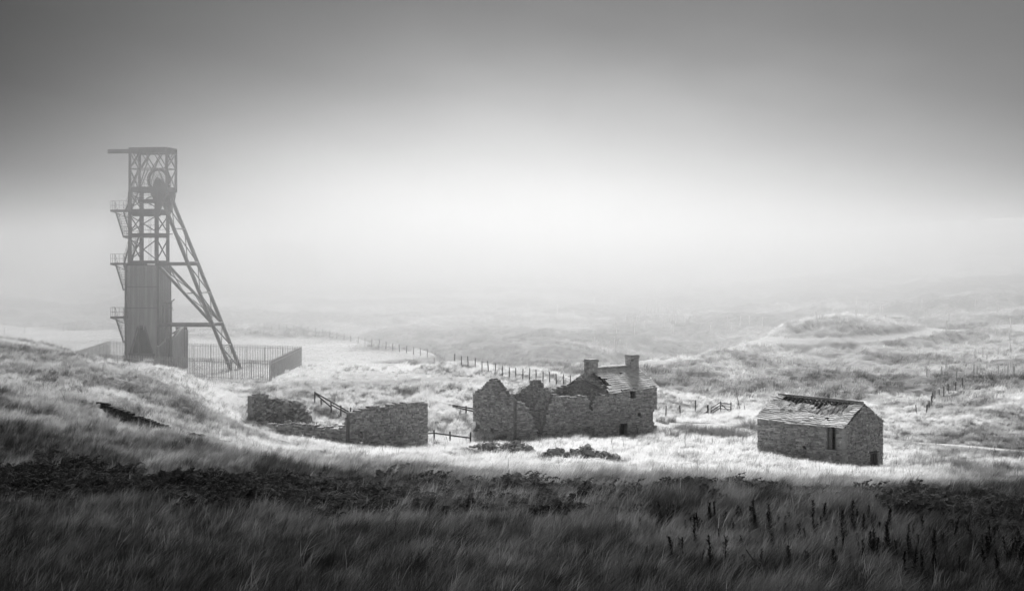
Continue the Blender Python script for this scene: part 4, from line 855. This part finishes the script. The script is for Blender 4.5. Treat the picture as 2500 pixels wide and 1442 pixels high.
def frond(n, seed):
    """a dead bracken clump: arched stems with drooping pinnae"""
    r = np.random.RandomState(seed); V = []; Fc = []
    def quad(a, b, c, d): k = len(V); V.extend([a, b, c, d]); Fc.append((k, k + 1, k + 2, k + 3))
    for i in range(n):
        a = r.uniform(0, 6.28); L0 = r.uniform(.7, 1.1); dx, dy = math.cos(a) * .45 + .35, math.sin(a) * .45; pts = []
        bx, by = r.randn() * .18, r.randn() * .18
        for s in range(9):
            t = s / 8; pts.append(Vector((bx + dx * L0 * t ** 1.5, by + dy * L0 * t ** 1.5, L0 * (1.05 * t - .5 * t * t * (1 + .5 * r.rand()) + .02))))
        for s in range(8):
            p, q = pts[s], pts[s + 1]; quad(p + Vector((-.008, 0, 0)), p + Vector((.008, 0, 0)), q + Vector((.006, 0, 0)), q + Vector((-.006, 0, 0)))
            if s >= 2:
                dd = (q - p).normalized(); sd_ = dd.cross(Vector((0, 0, 1))); sd_ = sd_.normalized() if sd_.length > .01 else Vector((1, 0, 0)); ll = .34 * (1.1 - s / 9) * r.uniform(.6, 1.2)
                for sg_ in (-1, 1):
                    for u in (.2, .7):
                        b0 = p.lerp(q, u); tip = b0 + sd_ * sg_ * ll + dd * ll * .35 + Vector((0, 0, -ll * r.uniform(.1, .7))); m1 = b0.lerp(tip, .5); wv = dd * .035 + Vector((0, 0, r.randn() * .012))
                        quad(b0, m1 - wv, tip, m1 + wv)
    return V, Fc
def scatter(name, label, pts, rots, scls, tones, variants, material, kind='stuff', cat='grass'):
    me = bpy.data.meshes.new(name); me.vertices.add(len(pts)); me.vertices.foreach_set('co', np.asarray(pts, np.float32).ravel())
    for nm, ty, dt in (('rot', 'FLOAT_VECTOR', rots), ('scl', 'FLOAT_VECTOR', scls), ('tone', 'FLOAT', tones)):
        a = me.attributes.new(nm, ty, 'POINT'); a.data.foreach_set('vector' if ty != 'FLOAT' else 'value', np.asarray(dt, np.float32).ravel())
    o = bpy.data.objects.new(name, me); C.objects.link(o); tag(o, label, cat, kind=kind)
    ng = bpy.data.node_groups.new(name, 'GeometryNodeTree'); ng.interface.new_socket('Geometry', in_out='INPUT', socket_type='NodeSocketGeometry'); ng.interface.new_socket('Geometry', in_out='OUTPUT', socket_type='NodeSocketGeometry')
    A = ng.nodes.new; gi = A('NodeGroupInput'); go = A('NodeGroupOutput'); ip = A('GeometryNodeInstanceOnPoints'); g2i = A('GeometryNodeGeometryToInstance')
    for i, (V_, F_) in enumerate(variants):
        m2 = npmesh(name + '_blades', V_, F_, material); m2.materials[0] = material
        vo = bpy.data.objects.new(name + '_blades', m2); oi = A('GeometryNodeObjectInfo'); oi.inputs['Object'].default_value = vo; ng.links.new(oi.outputs['Geometry'], g2i.inputs[0])
    ng.links.new(gi.outputs[0], ip.inputs['Points']); ng.links.new(g2i.outputs[0], ip.inputs['Instance']); ip.inputs['Pick Instance'].default_value = True
    ri = A('FunctionNodeRandomValue'); ri.data_type = 'INT'; ri.inputs['Min'].default_value = 0
    for s in ri.inputs:
        if s.name == 'Max' and s.type == 'INT': s.default_value = len(variants) - 1
        if s.name == 'Min' and s.type == 'INT': s.default_value = 0
    io = [s for s in ri.outputs if s.type == 'INT'][0]; ng.links.new(io, ip.inputs['Instance Index'])
    for nm, sock, ty in (('rot', 'Rotation', 'FLOAT_VECTOR'), ('scl', 'Scale', 'FLOAT_VECTOR')):
        na = A('GeometryNodeInputNamedAttribute'); na.data_type = ty; na.inputs['Name'].default_value = nm
        outp = [s for s in na.outputs if s.enabled and s.name == 'Attribute'][0]
        ng.links.new(outp, ip.inputs[sock])
    ng.links.new(ip.outputs[0], go.inputs[0])
    md = o.modifiers.new('scatter', 'NODES'); md.node_group = ng; return o
rs = np.random.RandomState(3)
def fan(n, y0, y1, hw=.40):
    y = np.sqrt(rs.uniform(y0 * y0, y1 * y1, n)); u = rs.uniform(-hw, hw, n); return u * y, y
foot = [([fp(0, 0), fp(LEN, 0), fp(LEN, W), fp(0, W)]), ([bp(0, 0), bp(BL, 0), bp(BL, BR), bp(0, BR)])]
def inside(x, y, poly, grow=0):
    c = np.array(poly).mean(0); m = np.ones(x.shape, bool); n = len(poly); ar = sum(poly[i][0] * poly[(i + 1) % n][1] - poly[(i + 1) % n][0] * poly[i][1] for i in range(n)); sgn = 1 if ar > 0 else -1
    for i in range(n):
        (ax, ay), (bx, by) = poly[i], poly[(i + 1) % n]; l = math.hypot(bx - ax, by - ay)
        m &= sgn * ((bx - ax) * (y - ay) - (by - ay) * (x - ax)) / l > -grow
    return m
def keep(x, y):
    m = np.ones(x.shape, bool)
    for f_ in foot: m &= ~inside(x, y, f_, .25)
    m &= (pdist(x, y, tracks['near']) > 3.0) & (pdist(x, y + .7, CUL) > .9)
    for hx, hy, rx, ry in HEAPS: m &= ((x - hx) / (rx + .1)) ** 2 + ((y - hy + .6) / (ry + .9)) ** 2 > 1
    return m
def attrs(x, y, z, sc, hv=.3, tilt=.12):
    n = len(x); rot = np.stack([rs.randn(n) * tilt, rs.randn(n) * tilt, rs.uniform(-.5, .5, n)], 1); s = sc * rs.uniform(1 - hv, 1 + hv, n)
    return np.stack([x, y, z - .03], 1), rot, np.stack([s, s, s * rs.uniform(.8, 1.2, n)], 1)
def brk(x, y):      # where the bracken band lies: a broken belt on the lip above the ruins
    px = 1250 + F * x / y
    c = np.interp(px, [-200, 300, 900, 1400, 1900, 2150, 2500, 2700], [64, 64, 63, 62, 61, 60, 54, 53]); hw = np.interp(px, [0, 600, 1300, 1900, 2150, 2500], [7.5, 7, 6, 5, 5, 6])
    d = np.abs(y - c + (fbm(x / 5, y / 5, 71, 3) - .5) * 9) / hw
    return 1 - sstep(.45, 1.25, d + (fbm(x / 1.8, y / 1.8, 74, 2) - .5) * .8)
# foreground grass
x, y = fan(86000, 30, 100, .52); z, fm, tm, mid = H(x, y, True); b = brk(x, y)
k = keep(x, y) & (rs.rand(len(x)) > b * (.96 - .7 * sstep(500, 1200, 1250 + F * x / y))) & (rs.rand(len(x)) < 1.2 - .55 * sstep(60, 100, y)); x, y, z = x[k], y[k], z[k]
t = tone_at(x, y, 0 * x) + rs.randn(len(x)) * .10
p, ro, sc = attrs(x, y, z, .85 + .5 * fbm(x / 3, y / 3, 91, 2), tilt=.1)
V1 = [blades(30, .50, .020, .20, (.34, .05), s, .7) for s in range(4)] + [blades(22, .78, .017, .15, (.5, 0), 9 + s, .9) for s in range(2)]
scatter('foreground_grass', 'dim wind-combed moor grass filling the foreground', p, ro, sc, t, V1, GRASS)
# valley grass
x, y = fan(122000, 84, 186, .49); z, fm, tm, mid = H(x, y, True)
dens = (1 - .93 * fm) * sstep(.28, .62, fbm(x / 3.5, y / 3.5, 93, 3) + .22)
k = keep(x, y) & (rs.rand(len(x)) < dens); x, y, z, mid = x[k], y[k], z[k], mid[k]
t = tone_at(x, y, 0 * x) + rs.randn(len(x)) * .13 + .20; t = np.where(rs.rand(len(x)) < .02 + .5 * sstep(.56, .72, fbm(x / 2.6, y / 2.6, 61, 2)), t * .3, t)
p, ro, sc = attrs(x, y, z, .72 + .55 * fbm(x / 4, y / 4, 95, 2), tilt=.15)
V2 = [blades(22, .5, .026, .26, (.34, .0), 20 + s, .8) for s in range(5)]
scatter('valley_grass', 'bleached tussock grass glowing against the light around the ruins', p, ro, sc, t, V2, GRASS)
# sparse short grass of the terrace
x, y = fan(60000, 150, 300); z, fm, tm, mid = H(x, y, True); k = (fm > .5) & (rs.rand(len(x)) < .45 * sstep(.42, .62, fbm(x / 5, y / 5, 99, 3)) + .05) & keep(x, y); x, y, z = x[k], y[k], z[k]
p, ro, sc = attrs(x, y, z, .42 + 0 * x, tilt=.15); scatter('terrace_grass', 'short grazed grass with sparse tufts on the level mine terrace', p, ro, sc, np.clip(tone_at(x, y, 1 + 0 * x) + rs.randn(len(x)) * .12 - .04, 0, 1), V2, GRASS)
# hillside tussocks
x, y = fan(80000, 186, 430, .42); z, fm, tm, mid = H(x, y, True); k = (fm < .4) & (rs.rand(len(x)) < sstep(.35, .6, fbm(x / 7, y / 7, 97, 3)) * .9 + .1); x, y, z = x[k], y[k], z[k]
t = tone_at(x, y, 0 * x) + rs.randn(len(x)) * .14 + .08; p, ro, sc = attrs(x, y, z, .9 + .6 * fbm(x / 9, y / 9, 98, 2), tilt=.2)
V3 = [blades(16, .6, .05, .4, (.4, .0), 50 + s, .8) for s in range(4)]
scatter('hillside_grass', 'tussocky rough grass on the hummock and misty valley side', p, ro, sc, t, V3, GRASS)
# bracken
x, y = fan(38000, 48, 84, .5); z, fm, tm, mid = H(x, y, True); b = brk(x, y); px = 1250 + F * x / y; k = rs.rand(len(x)) < b * (.95 - .65 * sstep(600, 1200, px) * (1 - .25 * sstep(1900, 2500, px))); x, y, z = x[k], y[k], z[k]; px = 1250 + F * x / y
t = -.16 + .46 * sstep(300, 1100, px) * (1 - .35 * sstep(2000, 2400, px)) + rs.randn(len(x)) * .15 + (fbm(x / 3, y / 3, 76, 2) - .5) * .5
p, ro, sc = attrs(x, y, z, .45 + .8 * fbm(x / 3, y / 3, 96, 2), .4, tilt=.2); ro[:, 2] = rs.uniform(-1, 1, len(x))
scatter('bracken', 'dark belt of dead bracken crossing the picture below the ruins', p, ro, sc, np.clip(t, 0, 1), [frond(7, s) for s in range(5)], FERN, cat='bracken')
# rush clumps: each a thing
rm = []
for s in range(4): V_, F_ = blades(150, 1.0, .028, .42, (.12, 0), 80 + s, .8, 3, .5); q = npmesh('rush_clump', V_, F_, RUSH); a = q.attributes.new('tone', 'FLOAT', 'POINT'); a.data.foreach_set('value', np.full(len(V_), .2 + .1 * s, np.float32)); rm.append(q)
r = random.Random(9)
def rushes(lst, label, grp):
    for px, D, s in lst:
        x, y = P2(px, D); o = bpy.data.objects.new('rush_clump', r.choice(rm)); C.objects.link(o); o.location = (x, y, hz(x, y) - .05); o.scale = (s * 1.25, s * 1.25, s); o.rotation_euler = (0, 0, r.uniform(-.7, .7)); tag(o, label, 'rush clump', grp)
# thin dark seed stalks standing in the pale grass
x, y = fan(9000, 84, 150); z, fm, tm, mid = H(x, y, True); px = 1250 + F * x / y; k = keep(x, y) & (rs.rand(len(x)) < .08 + .9 * sstep(.5, .64, fbm(x / 6, y / 6, 55, 2)) * sstep(1350, 1800, px)); x, y, z = x[k], y[k], z[k]
p, ro, sc = attrs(x, y, z, 1.0 + 0 * x, tilt=.08)
scatter('seed_stalks', 'thin dark seed stalks standing in the pale valley grass', p, ro, sc, np.clip(.12 + rs.randn(len(x)) * .06, 0, 1), [blades(3 + s, .95, .035, .12, (.08, .0), 150 + s, .4, 3, .3) for s in range(4)], GRASS)
x, y = fan(5200, 33, 74); z = H(x, y); k = rs.rand(len(x)) < .15 + .85 * sstep(.42, .6, fbm(x / 4, y / 4, 57, 2)); x, y, z = x[k], y[k], z[k]
p, ro, sc = attrs(x, y, z, 1.0 + 0 * x, .35, tilt=.14)
scatter('bent_stems', 'bent bare stems and seed heads standing above the foreground grass', p, ro, sc, np.clip(.10 + rs.randn(len(x)) * .25, 0, .6), [blades(2 + s, .85, .016, .10, (.3, .0), 170 + s, .9, 4, .4) for s in range(5)], GRASS)
rushes([(1640 + 200 * (i * .618 % 1), 140 + 13 * (i * .37 % 1), r.uniform(1.1, 1.75)) for i in range(26)], 'shaggy grey rush clump between the farmhouse and the stone barn', 'rush clumps between farmhouse and barn')
rushes([(1640, 163, .9), (1612, 162, 1.0), (1625, 161, .8), (1868, 131, .8), (1990, 124, .9), (1975, 123, .8), (1915, 128, .8)], 'low rush clump hard against the track or the barn wall', 'low rush clumps by track and barn')
rushes([(2330 + 120 * (i * .618 % 1), 108 + 12 * (i * .37 % 1), r.uniform(.8, 1.3)) for i in range(14)], 'dark rush clump on the rough slope right of the barn', 'rush clumps right of the barn')
rushes([(668, 100, 1.0), (690, 101, .8), (700, 100, .9), (480, 92, .6)], 'dark rush clump on the slope below the left ruin', 'rush clumps below the left ruin')
rushes([(700 + 60 * (i * .618 % 1), 248 + 14 * (i * .37 % 1), 1.2) for i in range(9)], 'low rush clump on the far terrace behind the palisade fence', 'rush clumps on the far terrace')
# far plantation, a faint block in the fog
def conif(seed):
    r_ = random.Random(seed); mb = MB(); h = r_.uniform(13, 17); mb.tube((0, 0, -1), (0, 0, h), .25, .04, 6); tk_ = mb; cr = MB()
    for i in range(420):
        t = r_.random() ** .8; z = h * (.12 + .88 * t); rad = (1 - t) * 2.6 * r_.uniform(.3, 1) + .1; a = r_.uniform(0, 6.28); c = Vector((math.cos(a) * rad, math.sin(a) * rad, z - rad * .25)); u = Vector((math.cos(a), math.sin(a), -.4)) * r_.uniform(.3, .7); v = Vector((-math.sin(a), math.cos(a), 0)) * r_.uniform(.15, .4); cr.add([c - u - v, c - u + v, c + u + v * .3, c + u - v * .3], [(0, 1, 2, 3)])
    return tk_, cr
tm_ = []
for s in range(3): a, b = conif(s); a = a.build('trunk', WOOD); b = b.build('crown', FERN); tm_.append((a.data, b.data)); bpy.data.objects.remove(a); bpy.data.objects.remove(b)
for i in range(30):
    px = 645 + 130 * (i % 15) / 14 + r.uniform(-3, 3); D = 620 + 9 * (i // 15) + r.uniform(-2, 2); x, y = P2(px, D); rt = thing('conifer', 'dim conifer of the plantation block lost in the fog right of the headframe', 'tree', (x, y, hz(x, y)), 'conifers of the foggy plantation'); rt.scale = (1.4, 1.4, r.uniform(.95, 1.05))
    for nm, d_ in zip(('trunk', 'crown'), r.choice(tm_)): q = bpy.data.objects.new(nm, d_); C.objects.link(q); q.parent = rt

# ------------------------------------------------------------------ air: thin haze everywhere, and the fog bank lying in the valley
def vol(name, label, V_, F_, dens, aniso):
    me = bpy.data.meshes.new(name); me.from_pydata(V_, [], F_); m = bpy.data.materials.new(name + '_air'); m.use_nodes = True; t = m.node_tree; t.nodes.clear()
    o_ = t.nodes.new('ShaderNodeOutputMaterial'); pv = t.nodes.new('ShaderNodeVolumePrincipled'); pv.inputs['Color'].default_value = (.54, .54, .54, 1); pv.inputs['Density'].default_value = dens; pv.inputs['Anisotropy'].default_value = aniso
    t.links.new(pv.outputs[0], o_.inputs['Volume']); me.materials.append(m); m.cycles.homogeneous_volume = True; o = bpy.data.objects.new(name, me); C.objects.link(o); tag(o, label, 'haze' if name == 'haze' else 'fog', kind='stuff'); return o
ZB = float(zf.min()) - 1.5; ZT = max(26.0, float(zf[(yf < 620)].max()) + 1); ZT = 28.0
bx = lambda x0, x1, y0, y1, z0, z1: ([(x0, y0, z0), (x1, y0, z0), (x1, y1, z0), (x0, y1, z0), (x0, y0, z1), (x1, y0, z1), (x1, y1, z1), (x0, y1, z1)], [(3, 2, 1, 0), (4, 5, 6, 7), (0, 1, 5, 4), (1, 2, 6, 5), (2, 3, 7, 6), (3, 0, 4, 7)])
HZ_D, FOG_D, ANI = 0.0002, 0.0086, 0.84
vol('haze', 'thin bright haze filling the whole valley', *bx(-2300, 2300, -40, 1500, ZB, ZT), HZ_D, ANI)
y1 = 1480; zb, zt = ZB + .3, 16.5
fx_ = [(-1500, -40, 15), (-75, 112, 7), (-52, 122, 12), (-38, 128, 15), (-15, 168, 14), (15, 196, 13), (45, 216, 12), (90, 250, 12), (300, 380, 14), (1500, 900, 16)]    # its near edge at terrace level, and its height
for k_, (dy, dt, lb) in enumerate(((-28, 6.5, 'highest and thinnest layer of the fog bank, reaching over the headframe'), (-10, 2, 'upper layer of the fog bank lying over the far valley'), (8, -1.5, 'lower layer of the fog bank lying over the far valley'), (28, -5, 'lowest layer of the fog bank, lying against the far hillside'))):
    V_ = []
    for x, y, t_ in fx_: t2 = t_ + dt; V_ += [(x, y + dy + 4, zb + .05 * k_), (x, y + dy - (t2 + 12.5) * 1.15, t2), (x, y1 - k_, 20 + dt * .7), (x, y1 - k_, zb + .05 * k_)]
    F_ = [(0, 1, 2, 3)] + [(4 * i + a, 4 * i + 4 + a, 4 * i + 4 + (a + 1) % 4, 4 * i + (a + 1) % 4) for i in range(len(fx_) - 1) for a in range(4)] + [tuple(4 * (len(fx_) - 1) + a for a in (3, 2, 1, 0))]
    vol('fog_bank', lb, V_, F_, FOG_D / 4, ANI)
# ragged cloud added overhead, out of view, to keep the sun off the foreground
CZ_ = 150.0; sh_ = (CZ_ + 12) / math.tan(R(SUN_EL))
gx_, gy_ = np.meshgrid(np.linspace(-170, 150, 81), np.linspace(-60, 170, 59), indexing='ij')
edge = (fbm(gx_ / 22, gy_ / 22, 7, 3) - .5) * 22
lim = np.interp(gx_, [-170, -34, -15, 0, 22, 34, 150], [98, 90, 81, 78, 78, 86, 92])
th_ = np.clip((lim + edge - gy_) / 54, 0, 1) ** 1.35
thin = .16 * np.maximum(1 - sstep(-26, -9, gx_ + edge * .3), .8 * sstep(16, 32, gx_ + edge * .3)) * (1 - sstep(118, 152, gy_ + edge - 10 * (gx_ > 0)))
th_ = np.maximum(th_, thin) * sstep(-60, -25, gy_) * sstep(-170, -140, gx_) * (1 - sstep(125, 150, gx_))
up_ = th_ * (16 + 22 * fbm(gx_ / 26, gy_ / 26, 13, 3)) + .02; dn_ = th_ * (6 + 6 * fbm(gx_ / 18, gy_ / 18, 15, 2))
cx_ = gx_ + sh_ * math.sin(R(SUN_AZ)); cy_ = gy_ + sh_ * math.cos(R(SUN_AZ)); n1, n2 = gx_.shape
top_ = np.stack([cx_.ravel(), cy_.ravel(), (CZ_ + up_).ravel()], 1); bot_ = np.stack([cx_.ravel(), cy_.ravel(), (CZ_ - dn_).ravel()], 1)
I = np.arange(n1 * n2).reshape(n1, n2); q_ = lambda J, f: [tuple(t) if not f else tuple(t[::-1]) for t in np.stack([J[:-1, :-1].ravel(), J[1:, :-1].ravel(), J[1:, 1:].ravel(), J[:-1, 1:].ravel()], 1).tolist()]
F_ = q_(I, False) + q_(I + n1 * n2, True); rim = list(I[:, 0]) + list(I[-1, 1:]) + list(I[::-1, -1][1:]) + list(I[0, ::-1][1:-1]); m2_ = n1 * n2
F_ += [(int(rim[i]), int(rim[(i + 1) % len(rim)]), int(rim[(i + 1) % len(rim)] + m2_), int(rim[i] + m2_))[::-1] for i in range(len(rim))]
oc = vol('shade_cloud', 'unseen grey bank added overhead to shade the foreground', np.vstack([top_, bot_]).tolist(), F_, 0.06, 0.3); oc['category'] = 'shade_cloud'
